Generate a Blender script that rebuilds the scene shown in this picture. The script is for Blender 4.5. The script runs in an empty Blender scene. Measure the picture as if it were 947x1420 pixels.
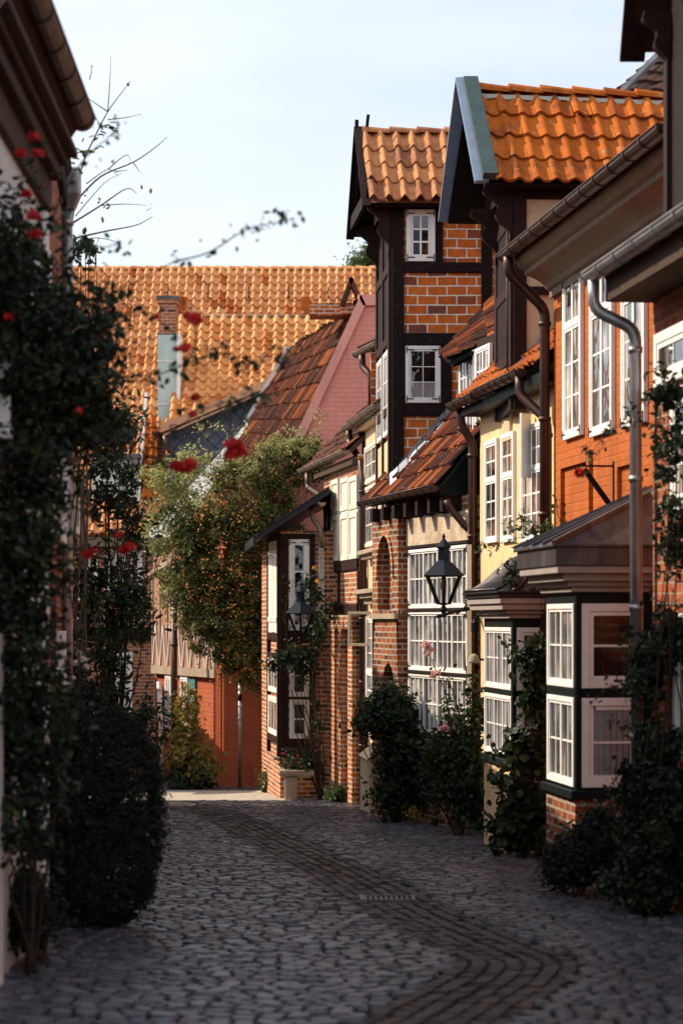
import bpy, math, random
import numpy as np
from mathutils import Vector, noise
random.seed(7); RNG = np.random.default_rng(7)
SC = bpy.context.scene; COL = SC.collection
FPX, CU, HV, CZ = 3000.0, 473.5, 860.0, 1.7      # focal length in px, centre column, horizon row, eye height
def gz(y): return -0.04*min(max(y, -20), 62)
def pt(u, v, Y): return Vector(((u-CU)*Y/FPX, Y, CZ+(HV-v)*Y/FPX))
def V(*a): return Vector(a)
# ------------------------------------------------------------------ mesh builder
class MB:
    def __init__(s): s.v=[]; s.f=[]; s.r=[]; s.m=[]; s.sm=[]
    def add(s, vs, fs, rnd=None, mi=0, smooth=False):
        b=len(s.v); s.v += [tuple(p) for p in vs]
        q = random.random() if rnd is None else rnd
        for f in fs: s.f.append(tuple(b+i for i in f)); s.r.append(q); s.m.append(mi); s.sm.append(smooth)
    def hexa(s, c, **k):      # c: 4 bottom, 4 top (ccw)
        s.add(c, [(3,2,1,0),(4,5,6,7),(0,1,5,4),(1,2,6,5),(2,3,7,6),(3,0,4,7)], **k)
    def box(s, x0,x1,y0,y1,z0,z1, **k):
        s.hexa([(x0,y0,z0),(x1,y0,z0),(x1,y1,z0),(x0,y1,z0),(x0,y0,z1),(x1,y0,z1),(x1,y1,z1),(x0,y1,z1)], **k)
    def fbox(s, F, s0,s1,z0,z1,d0,d1, **k):
        P=F.P
        s.hexa([P(s0,z0,d0),P(s1,z0,d0),P(s1,z0,d1),P(s0,z0,d1),P(s0,z1,d0),P(s1,z1,d0),P(s1,z1,d1),P(s0,z1,d1)], **k)
    def prism(s, pts, vec, **k):
        n=len(pts); pts=[Vector(p) for p in pts]; vec=Vector(vec)
        s.add(pts+[p+vec for p in pts], [tuple(range(n))[::-1], tuple(range(n,2*n))]+[(i,(i+1)%n,n+(i+1)%n,n+i) for i in range(n)], **k)
    def bar(s, p, q, w, h, up=(0,0,1), **k):
        p=Vector(p); q=Vector(q); d=(q-p).normalized(); up=Vector(up)
        a=d.cross(up)
        if a.length<1e-4: a=d.cross(Vector((1,0,0)))
        a.normalize(); b=a.cross(d).normalized(); a=a*w/2; b=b*h/2
        s.hexa([p-a-b,p+a-b,p+a+b,p-a+b,q-a-b,q+a-b,q+a+b,q-a+b], **k)
    def tube(s, pts, r, n=8, **k):
        pts=[Vector(p) for p in pts]; rs = r if isinstance(r,(list,tuple)) else [r]*len(pts)
        vs=[]; fs=[]; prev=None
        for i,p in enumerate(pts):
            t=(pts[min(i+1,len(pts)-1)]-pts[max(i-1,0)]).normalized()
            if prev is None:
                a=t.orthogonal().normalized()
            else:
                a=(prev-t*prev.dot(t)); a = a.normalized() if a.length>1e-5 else t.orthogonal().normalized()
            prev=a; b=t.cross(a)
            for j in range(n):
                an=2*math.pi*j/n; vs.append(p+(a*math.cos(an)+b*math.sin(an))*rs[i])
        for i in range(len(pts)-1):
            for j in range(n): fs.append((i*n+j,i*n+(j+1)%n,(i+1)*n+(j+1)%n,(i+1)*n+j))
        fs.append(tuple(range(n))[::-1]); fs.append(tuple(range((len(pts)-1)*n,len(pts)*n)))
        k.setdefault('smooth',True); s.add(vs,fs,**k)
    def lathe(s, c, prof, n=16, rot=0, **k):
        c=Vector(c); vs=[]; fs=[]
        for (r,z) in prof:
            for j in range(n):
                a=2*math.pi*j/n+rot; vs.append(c+Vector((r*math.cos(a),r*math.sin(a),z)))
        m=len(prof)
        for i in range(m-1):
            for j in range(n): fs.append((i*n+j,i*n+(j+1)%n,(i+1)*n+(j+1)%n,(i+1)*n+j))
        fs.append(tuple(range(n))[::-1]); fs.append(tuple(range((m-1)*n,m*n)))
        s.add(vs,fs,**k)
    def build(s, name, mat, parent=None, org=(0,0,0), bevel=0):
        me=bpy.data.meshes.new(name); o=Vector(org)
        v=np.array(s.v,dtype=float).reshape(-1,3)
        me.from_pydata((v-np.array(o)).tolist(),[],s.f); me.update()
        for m in (mat if isinstance(mat,(list,tuple)) else [mat]): me.materials.append(m)
        np_=len(me.polygons)
        if any(s.m): me.polygons.foreach_set('material_index', s.m)
        me.polygons.foreach_set('use_smooth', s.sm)
        at=me.attributes.new('rnd','FLOAT','FACE'); at.data.foreach_set('value', np.array(s.r,dtype=np.float32))
        uvmap(me, o)
        ob=bpy.data.objects.new(name, me); COL.objects.link(ob)
        if bevel:
            b=ob.modifiers.new('bevel','BEVEL'); b.width=bevel; b.segments=2; b.limit_method='ANGLE'
        if parent: ob.parent=parent
        else: ob.location=o
        return ob
def uvmap(me, o):
    n=len(me.loops)
    if n==0: return
    uv=me.uv_layers.new(name='UVMap')
    co=np.empty(len(me.vertices)*3); me.vertices.foreach_get('co',co); co=co.reshape(-1,3)+np.array(o)
    vi=np.empty(n,dtype=np.int32); me.loops.foreach_get('vertex_index',vi)
    nm=np.empty(len(me.polygons)*3); me.polygons.foreach_get('normal',nm); nm=nm.reshape(-1,3)
    tot=np.empty(len(me.polygons),dtype=np.int32); me.polygons.foreach_get('loop_total',tot)
    N=np.repeat(nm,tot,axis=0); P=co[vi]
    t=np.stack([-N[:,1],N[:,0],np.zeros(n)],1); L=np.linalg.norm(t,axis=1); L[L<1e-6]=1; t/=L[:,None]
    U=(P*t).sum(1); W=P[:,2].copy()
    flat=np.abs(N[:,2])>.85
    U[flat]=P[flat,0]; W[flat]=P[flat,1]
    uv.data.foreach_set('uv', np.stack([U,W],1).ravel().astype(np.float32))
# plan frontage with a pixel-to-surface lookup
class Facade:
    def __init__(s, A, B, flip=False):
        s.A=Vector((A[0],A[1],0)); B=Vector((B[0],B[1],0)); s.L=(B-s.A).length; s.t=(B-s.A)/s.L
        s.n=Vector((s.t.y,-s.t.x,0))
        if s.n.dot(-s.A)<0: s.n=-s.n
        if flip: s.n=-s.n
    def P(s, a, z, d=0): q=s.A+s.t*a+s.n*d; return Vector((q.x,q.y,z))
    def s(self, u, d=0):
        k=(u-CU)/FPX; A=self.A+self.n*d; return (k*A.y-A.x)/(self.t.x-k*self.t.y)
    def z(self, u, v, d=0):
        p=self.P(self.s(u,d),0,d); return CZ+(HV-v)*p.y/FPX
    def rect(self,u0,u1,v0,v1,d=0):
        a,b=sorted((self.s(u0,d),self.s(u1,d))); um=(u0+u1)/2
        return a,b,self.z(um,v1,d),self.z(um,v0,d)
    def y(self,a): return (self.A+self.t*a).y
class Thing:
    def __init__(s, name, label, cat, loc, group=None):
        s.loc=Vector(loc); o=bpy.data.objects.new(name,None); COL.objects.link(o); o.location=s.loc; o.empty_display_size=.3
        o['label']=label; o['category']=cat
        if group: o['group']=group
        s.o=o
    def part(s, name, mb, mat, parent=None, label=None, bevel=0, kind=None):
        ob=mb.build(name, mat, parent or s.o, s.loc, bevel)
        if label: ob['label']=label
        if kind: ob['kind']=kind
        return ob
def solo(name, mb, mat, label=None, cat=None, group=None, kind=None, loc=(0,0,0), bevel=0):
    ob=mb.build(name,mat,None,loc,bevel)
    if label: ob['label']=label
    if cat: ob['category']=cat
    if group: ob['group']=group
    if kind: ob['kind']=kind
    return ob
# ------------------------------------------------------------------ materials
class N:
    def __init__(s,name):
        s.m=bpy.data.materials.new(name); s.m.use_nodes=True; s.t=s.m.node_tree; s.t.nodes.clear()
        s.out=s.n('ShaderNodeOutputMaterial')
    def n(s,ty,**k):
        x=s.t.nodes.new(ty)
        for a,b in k.items(): setattr(x,a,b)
        return x
    def l(s,a,b): s.t.links.new(a,b)
    def uv(s): return s.n('ShaderNodeUVMap',uv_map='UVMap').outputs[0]
    def obj(s): return s.n('ShaderNodeTexCoord').outputs['Object']
    def rnd(s): return s.n('ShaderNodeAttribute',attribute_name='rnd').outputs['Fac']
    def noise(s,vec,scale,detail=3,rough=.6,dist=0):
        x=s.n('ShaderNodeTexNoise'); x.inputs['Scale'].default_value=scale; x.inputs['Detail'].default_value=detail
        x.inputs['Roughness'].default_value=rough; x.inputs['Distortion'].default_value=dist
        if vec is not None: s.l(vec,x.inputs['Vector'])
        return x.outputs
    def ramp(s,fac,stops):
        x=s.n('ShaderNodeValToRGB'); e=x.color_ramp.elements
        while len(e)<len(stops): e.new(.5)
        for i,(p,c) in enumerate(stops): e[i].position=p; e[i].color=(*c,1) if len(c)==3 else c
        s.l(fac,x.inputs[0]); return x.outputs[0]
    def mix(s,fac,a,b,mode='MIX'):
        x=s.n('ShaderNodeMix',data_type='RGBA',blend_type=mode)
        for i,q in ((0,fac),(6,a),(7,b)):
            if isinstance(q,(int,float)): x.inputs[i].default_value=q
            elif isinstance(q,tuple): x.inputs[i].default_value=(*q,1)
            else: s.l(q,x.inputs[i])
        return x.outputs[2]
    def math(s,op,a,b=0.0,c=None):
        x=s.n('ShaderNodeMath',operation=op)
        for i,q in enumerate((a,b)):
            if isinstance(q,(int,float)): x.inputs[i].default_value=q
            else: s.l(q,x.inputs[i])
        if c is not None: x.inputs[2].default_value=c
        return x.outputs[0]
    def map(s,vec,scale=(1,1,1),rot=(0,0,0)):
        x=s.n('ShaderNodeMapping'); x.inputs['Scale'].default_value=scale; x.inputs['Rotation'].default_value=rot
        s.l(vec,x.inputs[0]); return x.outputs[0]
    def bump(s,h,strength=.5,dist=.01,prev=None):
        x=s.n('ShaderNodeBump'); x.inputs['Strength'].default_value=strength; x.inputs['Distance'].default_value=dist
        s.l(h,x.inputs['Height'])
        if prev is not None: s.l(prev,x.inputs['Normal'])
        return x.outputs[0]
    def bsdf(s,col,rough=.7,metal=0,nor=None,spec=.5,**k):
        x=s.n('ShaderNodeBsdfPrincipled')
        if isinstance(col,tuple): x.inputs['Base Color'].default_value=(*col,1)
        else: s.l(col,x.inputs['Base Color'])
        if isinstance(rough,(int,float)): x.inputs['Roughness'].default_value=rough
        else: s.l(rough,x.inputs['Roughness'])
        x.inputs['Metallic'].default_value=metal; x.inputs['Specular IOR Level'].default_value=spec
        if nor is not None: s.l(nor,x.inputs['Normal'])
        for a,b in k.items(): x.inputs[a].default_value=b
        s.l(x.outputs[0],s.out.inputs[0]); return x
def brick(name,c1,c2,mortar,bw=.27,bh=.09,ms=.012,dark=(.06,.02,.015),darkp=.62,stain=.5,bump=.6,soft=.15):
    k=N(name); uv=k.uv()
    dn=k.noise(uv,2.3,2)['Color']; w=k.n('ShaderNodeVectorMath',operation='SCALE'); k.l(dn,w.inputs[0]); w.inputs['Scale'].default_value=.022
    ad=k.n('ShaderNodeVectorMath',operation='ADD'); k.l(uv,ad.inputs[0]); k.l(w.outputs[0],ad.inputs[1]); q=ad.outputs[0]
    def bt(a,b,m):
        t=k.n('ShaderNodeTexBrick'); k.l(q,t.inputs['Vector'])
        for i,c in (('Color1',a),('Color2',b),('Mortar',m)): t.inputs[i].default_value=(*c,1)
        t.inputs['Scale'].default_value=1; t.inputs['Brick Width'].default_value=bw; t.inputs['Row Height'].default_value=bh
        t.inputs['Mortar Size'].default_value=ms; t.inputs['Mortar Smooth'].default_value=soft; t.offset=.5; return t
    t1=bt(c1,c2,mortar); t2=bt((0,0,0),(1,1,1),(.0,.0,.0))
    dk=k.ramp(t2.outputs[0],[(darkp,(0,0,0)),(min(darkp+.3,1),(1,1,1))])
    inv=k.math('SUBTRACT',1.0,t1.outputs['Fac'])
    col=k.mix(k.math('MULTIPLY',k.math('MULTIPLY',dk,inv),.75),t1.outputs[0],dark)
    n1=k.noise(uv,9,4)['Fac']; col=k.mix(.6,col,k.ramp(n1,[(.3,(.55,.55,.55)),(.7,(1.25,1.2,1.15))]),'MULTIPLY')
    n2=k.noise(uv,.9,5,.65)['Fac']; col=k.mix(stain,col,k.ramp(n2,[(.35,(.45,.42,.4)),(.6,(1,1,1))]),'MULTIPLY')
    h=k.math('ADD',k.math('MULTIPLY',inv,1.0),k.math('MULTIPLY',k.noise(uv,30,4)['Fac'],.5))
    k.bsdf(col,.85,0,k.bump(h,bump,.012),.25); return k.m
def plaster(name,c,stain=.4,scale=1.2,bump=.35,bricky=0,rough=.85,dirt=(.55,.5,.45)):
    k=N(name); uv=k.uv(); n=k.noise(uv,scale,6,.65)['Fac']; m=k.noise(uv,14,4)['Fac']
    col=k.mix(stain,c,k.ramp(n,[(.3,dirt),(.62,(1,1,1))]),'MULTIPLY')
    col=k.mix(.35,col,k.ramp(m,[(.3,(.7,.7,.7)),(.7,(1.15,1.15,1.15))]),'MULTIPLY')
    st=k.noise(k.map(uv,(7,.5,1)),1,4)['Fac']; col=k.mix(stain*.6,col,k.ramp(st,[(.35,(.6,.55,.5)),(.55,(1,1,1))]),'MULTIPLY')
    h=k.noise(uv,25,5)['Fac']
    nor=k.bump(h,bump,.01)
    if bricky:
        t=k.n('ShaderNodeTexBrick'); k.l(uv,t.inputs['Vector']); t.inputs['Scale'].default_value=1
        t.inputs['Brick Width'].default_value=.29; t.inputs['Row Height'].default_value=.1; t.inputs['Mortar Size'].default_value=.012; t.inputs['Mortar Smooth'].default_value=.6
        nor=k.bump(k.math('SUBTRACT',1.0,t.outputs['Fac']),bricky,.02,nor)
        col=k.mix(k.math('MULTIPLY',t.outputs['Fac'],.35*bricky),col,tuple(x*.55 for x in c))
    k.bsdf(col,rough,0,nor,.25); return k.m
def wood(name,c,c2,flake=None,rough=.7,bump=.5,fl=.6):
    k=N(name); o=k.uv(); g=k.noise(k.map(o,(3,3,.35)),6,6,.7,.6)['Fac']; g2=k.noise(k.map(o,(2.2,2.2,.6)),9,7,.8)['Fac']
    col=k.ramp(g,[(.3,c),(.7,c2)])
    if flake:
        f=k.ramp(g2,[(fl,(0,0,0)),(fl+.05,(1,1,1))]); col=k.mix(k.math('MULTIPLY',f,.8),col,flake)
    k.bsdf(col,rough,0,k.bump(k.math('ADD',g,g2),bump,.012),.12); return k.m
def painted(name,c,chip=(.25,.2,.16),fl=.66,rough=.55,stain=.25):
    k=N(name); uv=k.obj(); n=k.noise(uv,22,5,.75)['Fac']; n2=k.noise(uv,3,5,.6)['Fac']
    col=k.mix(stain,c,k.ramp(n2,[(.3,(.5,.46,.42)),(.6,(1,1,1))]),'MULTIPLY')
    col=k.mix(k.math('MULTIPLY',k.ramp(n,[(fl,(0,0,0)),(fl+.04,(1,1,1))]),.75),col,chip)
    k.bsdf(col,rough,0,k.bump(n,.25,.004),.4); return k.m
def metal(name,c,rough=.45,metalness=.7,c2=None,scale=4,streak=True):
    k=N(name); o=k.obj(); n=k.noise(k.map(o,(1,1,.3 if streak else 1)),scale,6,.7,.5)['Fac']
    col=k.ramp(n,[(.3,c2 or tuple(x*.45 for x in c)),(.68,c)])
    r=k.math('ADD',k.math('MULTIPLY',k.noise(o,11,4)['Fac'],.35),rough-.17)
    k.bsdf(col,r,metalness,k.bump(k.noise(o,9,4)['Fac'],.18,.01),.5); return k.m
def tilemat(name,stops,moss=(.05,.05,.035),mossamt=.5,rough=.78,lich=None):
    k=N(name); r=k.rnd(); o=k.obj()
    col=k.ramp(r,stops)
    n=k.noise(o,6,6,.7)['Fac']; col=k.mix(.5,col,k.ramp(n,[(.3,(.55,.5,.48)),(.7,(1.2,1.15,1.1))]),'MULTIPLY')
    n2=k.noise(o,2.6,6,.75)['Fac']; col=k.mix(k.math('MULTIPLY',k.ramp(n2,[(.50,(0,0,0)),(.68,(1,1,1))]),mossamt),col,moss)
    if lich:
        n3=k.noise(o,12,3,.6)['Fac']; col=k.mix(k.math('MULTIPLY',k.ramp(n3,[(.62,(0,0,0)),(.68,(1,1,1))]),.6),col,lich)
    k.bsdf(col,rough,0,k.bump(k.noise(o,40,4)['Fac'],.4,.006),.1); return k.m
def leafmat(name,a,b,c=None,trans=.35,rough=.5):
    k=N(name); r=k.rnd(); col=k.ramp(r,[(0,a),(.6,b),(1,c or b)])
    n=k.noise(k.obj(),30,2)['Fac']; col=k.mix(.4,col,k.ramp(n,[(.3,(.6,.6,.6)),(.7,(1.3,1.3,1.2))]),'MULTIPLY')
    p=k.bsdf(col,rough,0,None,.35)
    t=k.n('ShaderNodeBsdfTranslucent'); k.l(col,t.inputs[0]); m=k.n('ShaderNodeMixShader'); m.inputs[0].default_value=trans
    k.l(p.outputs[0],m.inputs[1]); k.l(t.outputs[0],m.inputs[2]); k.l(m.outputs[0],k.out.inputs[0]); return k.m
def glassmat(name,c=(.012,.014,.018),rough=.03,wob=.25,spec=.9):
    k=N(name); n=k.noise(k.obj(),2.2,2)['Fac']; k.bsdf(c,rough,0,k.bump(n,wob,.03),spec,**{'IOR':1.6}); return k.m
def clearglass(name):
    k=N(name); g=k.n('ShaderNodeBsdfGlossy'); g.inputs['Roughness'].default_value=.02; t=k.n('ShaderNodeBsdfTransparent')
    k.l(k.bump(k.noise(k.obj(),2.5,2)['Fac'],.2,.02),g.inputs['Normal'])
    f=k.n('ShaderNodeFresnel'); f.inputs[0].default_value=1.55; m=k.n('ShaderNodeMixShader')
    k.l(f.outputs[0],m.inputs[0]); k.l(t.outputs[0],m.inputs[1]); k.l(g.outputs[0],m.inputs[2]); k.l(m.outputs[0],k.out.inputs[0]); return k.m
def plain(name,c,rough=.8,**kw):
    k=N(name); n=k.noise(k.obj(),8,4)['Fac']; col=k.mix(.4,c,k.ramp(n,[(.3,(.6,.6,.6)),(.7,(1.2,1.2,1.2))]),'MULTIPLY'); k.bsdf(col,rough,0,None,.3,**kw); return k.m
M={}
M['brick_orange']=brick('brick_orange',(.64,.165,.024),(.48,.10,.016),(.78,.71,.60),.30,.145,.0105,dark=(.09,.045,.05),darkp=.78,stain=.15)
M['brick_red']=brick('brick_red',(.52,.15,.026),(.34,.085,.018),(.58,.47,.36),.24,.085,.014,darkp=.6,stain=.5)
M['brick_near']=brick('brick_near',(.40,.10,.03),(.30,.07,.022),(.36,.24,.17),.25,.088,.010,darkp=.7,stain=.4)
M['brick_dark']=brick('brick_dark',(.36,.10,.022),(.19,.048,.018),(.42,.34,.26),.24,.085,.014,darkp=.55,stain=.7)
M['brick_far']=brick('brick_far',(.42,.14,.05),(.33,.10,.04),(.45,.36,.28),.25,.09,.012,darkp=.7,stain=.4)
M['orange_plaster']=plaster('orange_plaster',(.46,.115,.018),.65,1.3,.5,.4)
M['yellow_plaster']=plaster('yellow_plaster',(.80,.56,.30),.45)
M['cream_plaster']=plaster('cream_plaster',(.68,.50,.31),.4)
M['pink_wall']=plaster('pink_wall',(.78,.29,.225),.25,.8,.3,.5)
M['pink_coping']=plaster('pink_coping',(.80,.34,.27),.3,.8,.3,.2)
M['red_wall']=plaster('red_wall',(.48,.12,.048),.5,1.6,.5,.5)
M['old_plaster']=plaster('old_plaster',(.66,.52,.38),.7,3.0,1.2,0,dirt=(.35,.27,.2))
M['white_wall']=plaster('white_wall',(.66,.64,.60),.4)
M['stone']=plaster('stone',(.42,.33,.24),.6,2.5,.6)
M['timber']=wood('timber',(.006,.003,.003),(.022,.011,.010),(.17,.13,.12),.7,1.0,.60)
M['timber_brown']=wood('timber_brown',(.012,.005,.004),(.036,.014,.010),(.14,.06,.045),.65,.6,.60)
M['timber_green']=wood('timber_green',(.004,.007,.007),(.008,.014,.014),None,.5,.2)
M['soffit']=wood('soffit',(.04,.025,.018),(.10,.065,.045),None,.8)
M['soffit_pale']=plaster('soffit_pale',(.25,.18,.13),.5,1.5,.3)
M['white']=painted('white_paint',(.80,.77,.73))
M['white_shut']=painted('white_shutter',(.78,.72,.64),(.30,.2,.13),.56,.65,.45)
M['cream_shut']=painted('cream_shutter',(.74,.66,.54),(.4,.3,.2),.64,.6,.3)
M['teal']=painted('teal_paint',(.05,.20,.20))
M['black']=plain('black_paint',(.012,.012,.014),.45)
M['iron']=plain('black_iron',(.009,.009,.012),.5,**{'IOR':1.25})
M['lamp_blue']=plain('lamp_paint',(.008,.013,.024),.5,**{'IOR':1.25})
M['zinc']=metal('zinc',(.42,.40,.40),.38,.75)
M['zinc_dark']=metal('dark_lead',(.15,.14,.145),.4,.6,(.045,.04,.045),3)
M['lead']=metal('lead',(.33,.35,.40),.5,.55,(.13,.14,.17))
M['copper']=metal('brown_copper',(.075,.032,.022),.42,.45,(.03,.015,.012))
M['gutter_old']=metal('old_gutter',(.30,.23,.18),.5,.6,(.12,.08,.06))
M['cornice_grey']=painted('cornice_paint',(.34,.29,.26),(.15,.1,.08),.66,.6,.4)
M['bell_metal']=metal('bell_roof_metal',(.07,.055,.055),.33,.6,(.02,.016,.016))
M['green_metal']=metal('green_metal',(.055,.09,.085),.45,.3,(.03,.05,.05),5)
M['pale_green']=metal('pale_green_metal',(.50,.60,.54),.5,.15,(.33,.42,.38),3)
M['blue_board']=plain('blue_grey_board',(.20,.25,.34),.5)
M['pink_tan']=plaster('pink_tan',(.40,.20,.13),.4,1.2,.3)
M['warm_board']=painted('warm_board',(.60,.32,.17),(.3,.15,.08),.6,.6,.4)
M['sun_patch_slab']=plaster('sun_patch_slab',(.42,.37,.31),.35,3,.4)  # pale tone carries the sun patch at the street end
M['slate']=None
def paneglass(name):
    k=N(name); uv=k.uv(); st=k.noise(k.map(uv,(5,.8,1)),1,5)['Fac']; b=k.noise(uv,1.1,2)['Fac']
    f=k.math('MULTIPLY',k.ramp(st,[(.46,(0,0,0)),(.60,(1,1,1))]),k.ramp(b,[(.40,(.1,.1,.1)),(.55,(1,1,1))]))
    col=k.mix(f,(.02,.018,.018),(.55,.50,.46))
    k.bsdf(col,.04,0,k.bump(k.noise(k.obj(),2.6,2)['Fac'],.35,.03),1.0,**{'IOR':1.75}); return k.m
M['glass']=paneglass('window_glass')
M['clear']=clearglass('clear_glass')
M['curtain']=plain('curtain',(.62,.58,.58),.9)
M['inside']=plain('dark_interior',(.012,.009,.008),.9)
M['tile_orange']=tilemat('tile_orange',[(0,(.40,.095,.010)),(.6,(.48,.125,.014)),(1,(.33,.065,.010))],(.07,.025,.015),.7,lich=(.34,.26,.14))
M['tile_tower']=tilemat('tile_tower',[(0,(.44,.185,.08)),(.6,(.54,.24,.10)),(1,(.33,.12,.06))],(.12,.07,.045),.6,lich=(.50,.42,.25))
M['tile_far']=tilemat('tile_far',[(0,(.64,.27,.10)),(.7,(.78,.40,.18)),(1,(.46,.14,.04))],(.30,.10,.04),.4)
M['tile_far2']=tilemat('tile_far2',[(0,(.64,.27,.09)),(.7,(.78,.40,.16)),(1,(.48,.15,.04))],(.33,.11,.04),.3)
M['tile_red']=tilemat('tile_red',[(0,(.018,.007,.006)),(.45,(.055,.014,.008)),(.8,(.14,.030,.009)),(1,(.34,.085,.016))],(.02,.012,.010),.3,.8,lich=(.2,.15,.08))
M['tile_red_orange']=tilemat('tile_red_orange',[(0,(.22,.05,.012)),(.6,(.34,.08,.016)),(1,(.42,.12,.02))],(.04,.02,.015),.5)
M['tile_brown']=tilemat('tile_brown',[(0,(.04,.016,.012)),(.6,(.09,.032,.02)),(1,(.16,.055,.028))],(.04,.035,.025),.7)
M['tile_dark']=tilemat('tile_dark',[(0,(.05,.03,.025)),(1,(.12,.06,.045))],(.03,.028,.02),.7)
M['grout']=plain('old_mortar',(.38,.33,.28),.9)
def slate():
    k=N('slate'); uv=k.map(k.uv(),(1,1,1),(0,0,math.radians(42)))
    t=k.n('ShaderNodeTexBrick'); k.l(uv,t.inputs['Vector']); t.offset=0; t.inputs['Scale'].default_value=1
    t.inputs['Brick Width'].default_value=.24; t.inputs['Row Height'].default_value=.24; t.inputs['Mortar Size'].default_value=.012
    t.inputs['Color1'].default_value=(.055,.06,.095,1); t.inputs['Color2'].default_value=(.085,.09,.13,1); t.inputs['Mortar'].default_value=(.012,.012,.02,1)
    k.bsdf(t.outputs[0],.5,0,k.bump(k.math('SUBTRACT',1.0,t.outputs['Fac']),.6,.01),.4); return k.m
M['slate']=slate()
def cobble(name,stops,rough=.42):
    k=N(name); r=k.rnd(); o=k.obj(); col=k.ramp(r,stops); n=k.noise(o,18,5,.7)['Fac']; n2=k.noise(o,1.3,4)['Fac']
    col=k.mix(.6,col,k.ramp(n,[(.3,(.5,.5,.5)),(.7,(1.3,1.3,1.3))]),'MULTIPLY')
    col=k.mix(.6,col,k.ramp(n2,[(.35,(.55,.53,.52)),(.65,(1.1,1.1,1.1))]),'MULTIPLY')
    rr=k.math('ADD',k.math('MULTIPLY',n,.35),rough-.2)
    k.bsdf(col,rr,0,k.bump(n,.7,.012),.5); return k.m
M['cobble']=cobble('cobblestone',[(0,(.030,.030,.042)),(.5,(.062,.061,.082)),(.9,(.105,.10,.125)),(1,(.11,.085,.08))],.36)
M['sett']=cobble('channel_sett',[(0,(.012,.007,.006)),(.6,(.026,.015,.012)),(1,(.055,.03,.022))],.72)
M['earth']=plain('joint_earth',(.028,.024,.02),.95)
M['leaf_dark']=leafmat('leaf_dark',(.008,.018,.008),(.020,.038,.014),(.045,.07,.022))
M['leaf_near']=leafmat('leaf_near',(.006,.012,.007),(.014,.025,.011),(.08,.10,.028),.3)
M['leaf_bush']=leafmat('leaf_bush',(.004,.007,.006),(.009,.013,.009),(.018,.026,.014),.12,.8)
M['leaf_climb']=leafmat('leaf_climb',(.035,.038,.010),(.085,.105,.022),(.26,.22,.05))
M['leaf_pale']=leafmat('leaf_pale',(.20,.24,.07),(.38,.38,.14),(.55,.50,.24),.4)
M['leaf_autumn']=leafmat('leaf_autumn',(.08,.10,.03),(.30,.24,.05),(.42,.20,.04),.4)
M['leaf_green']=leafmat('leaf_green',(.03,.07,.02),(.07,.12,.03))
M['leaf_brown']=leafmat('leaf_brown',(.10,.05,.02),(.32,.15,.03),(.14,.04,.03))
M['berry']=plain('orange_berry',(.50,.17,.03),.6)
M['petal_red']=leafmat('petal_red',(.38,.008,.010),(.60,.015,.015),(.70,.04,.02),.3,.6)
M['petal_pink']=leafmat('petal_pink',(.62,.30,.30),(.75,.45,.43),(.75,.5,.45),.3,.6)
M['petal_yellow']=leafmat('petal_yellow',(.65,.30,.05),(.75,.42,.10),None,.3,.6)
M['petal_white']=leafmat('petal_white',(.62,.52,.52),(.78,.70,.68),None,.3,.6)
M['bark']=wood('bark',(.03,.02,.014),(.075,.05,.035),None,.9,1)
M['twig']=wood('twig',(.09,.06,.045),(.16,.11,.08),None,.9)
M['clay']=plain('clay_pot',(.20,.09,.05),.8)
# ------------------------------------------------------------------ generic builders
def tiles(mb, E0,E1,R1,R0, tw=.23, g=.33, amp=.05, th=.04, K=6, sheet=True, jit=.008, sag=.05):
    """pantile sheet: E0-E1 eave, R0-R1 ridge; one small curved shell per tile"""
    E0,E1,R1,R0=[np.array(Vector(p)) for p in (E0,E1,R1,R0)]
    W=(np.linalg.norm(E1-E0)+np.linalg.norm(R1-R0))/2; H=(np.linalg.norm(R0-E0)+np.linalg.norm(R1-E1))/2
    nc=max(1,round(W/tw)); nr=max(1,round(H/g))
    nn=np.cross(E1-E0,R0-E0); nn/=np.linalg.norm(nn)
    if nn[2]<0: nn=-nn
    so=random.uniform(0,50)
    def S(a,b):
        p=(E0*(1-a)+E1*a)*(1-b)+(R0*(1-a)+R1*a)*b
        return p+nn*sag*noise.noise(Vector((p[0]*.55+so,p[1]*.55,p[2]*.55)))
    ph=np.linspace(0,1,K+1); prof=amp*(.5+.5*np.cos(2*np.pi*(ph-.25)))**1.7
    for r in range(nr):
        b0=(r-.12)/nr; b1=(r+1)/nr
        dr=random.uniform(-.004,.004)
        for c in range(nc):
            j=random.uniform(-jit,jit)+(random.random()<.04)*.018; jb=random.uniform(-.012,.012)/H; sk=random.uniform(-.006,.006)
            lo=[];hi=[];li=[]
            for i,p in enumerate(ph):
                a=(c+p)/nc
                lo.append(S(a,b0+jb+sk*(p-.5)/H*2)+nn*(prof[i]+th+j+dr+sk*(p-.5)*2)); hi.append(S(a,b1)+nn*(prof[i]+j*.3)); li.append(S(a,b0+jb)+nn*(prof[i]+j+dr-.005+.018))
            vs=lo+hi+li; n=K+1; fs=[(i,i+1,n+i+1,n+i) for i in range(K)]; fl=[(2*n+i,2*n+i+1,i+1,i) for i in range(K)]
            q=min(1,max(0,random.gauss(.5,.28)))
            mb.add(vs,fs,rnd=q,smooth=True); mb.add([Vector(x) for x in lo+li],[(K+1+i,K+2+i,i+1,i) for i in range(K)],rnd=q)
    if sheet:
        mb.add([E0-nn*.05,E1-nn*.05,R1-nn*.05,R0-nn*.05],[(0,1,2,3)],rnd=.0)
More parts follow.
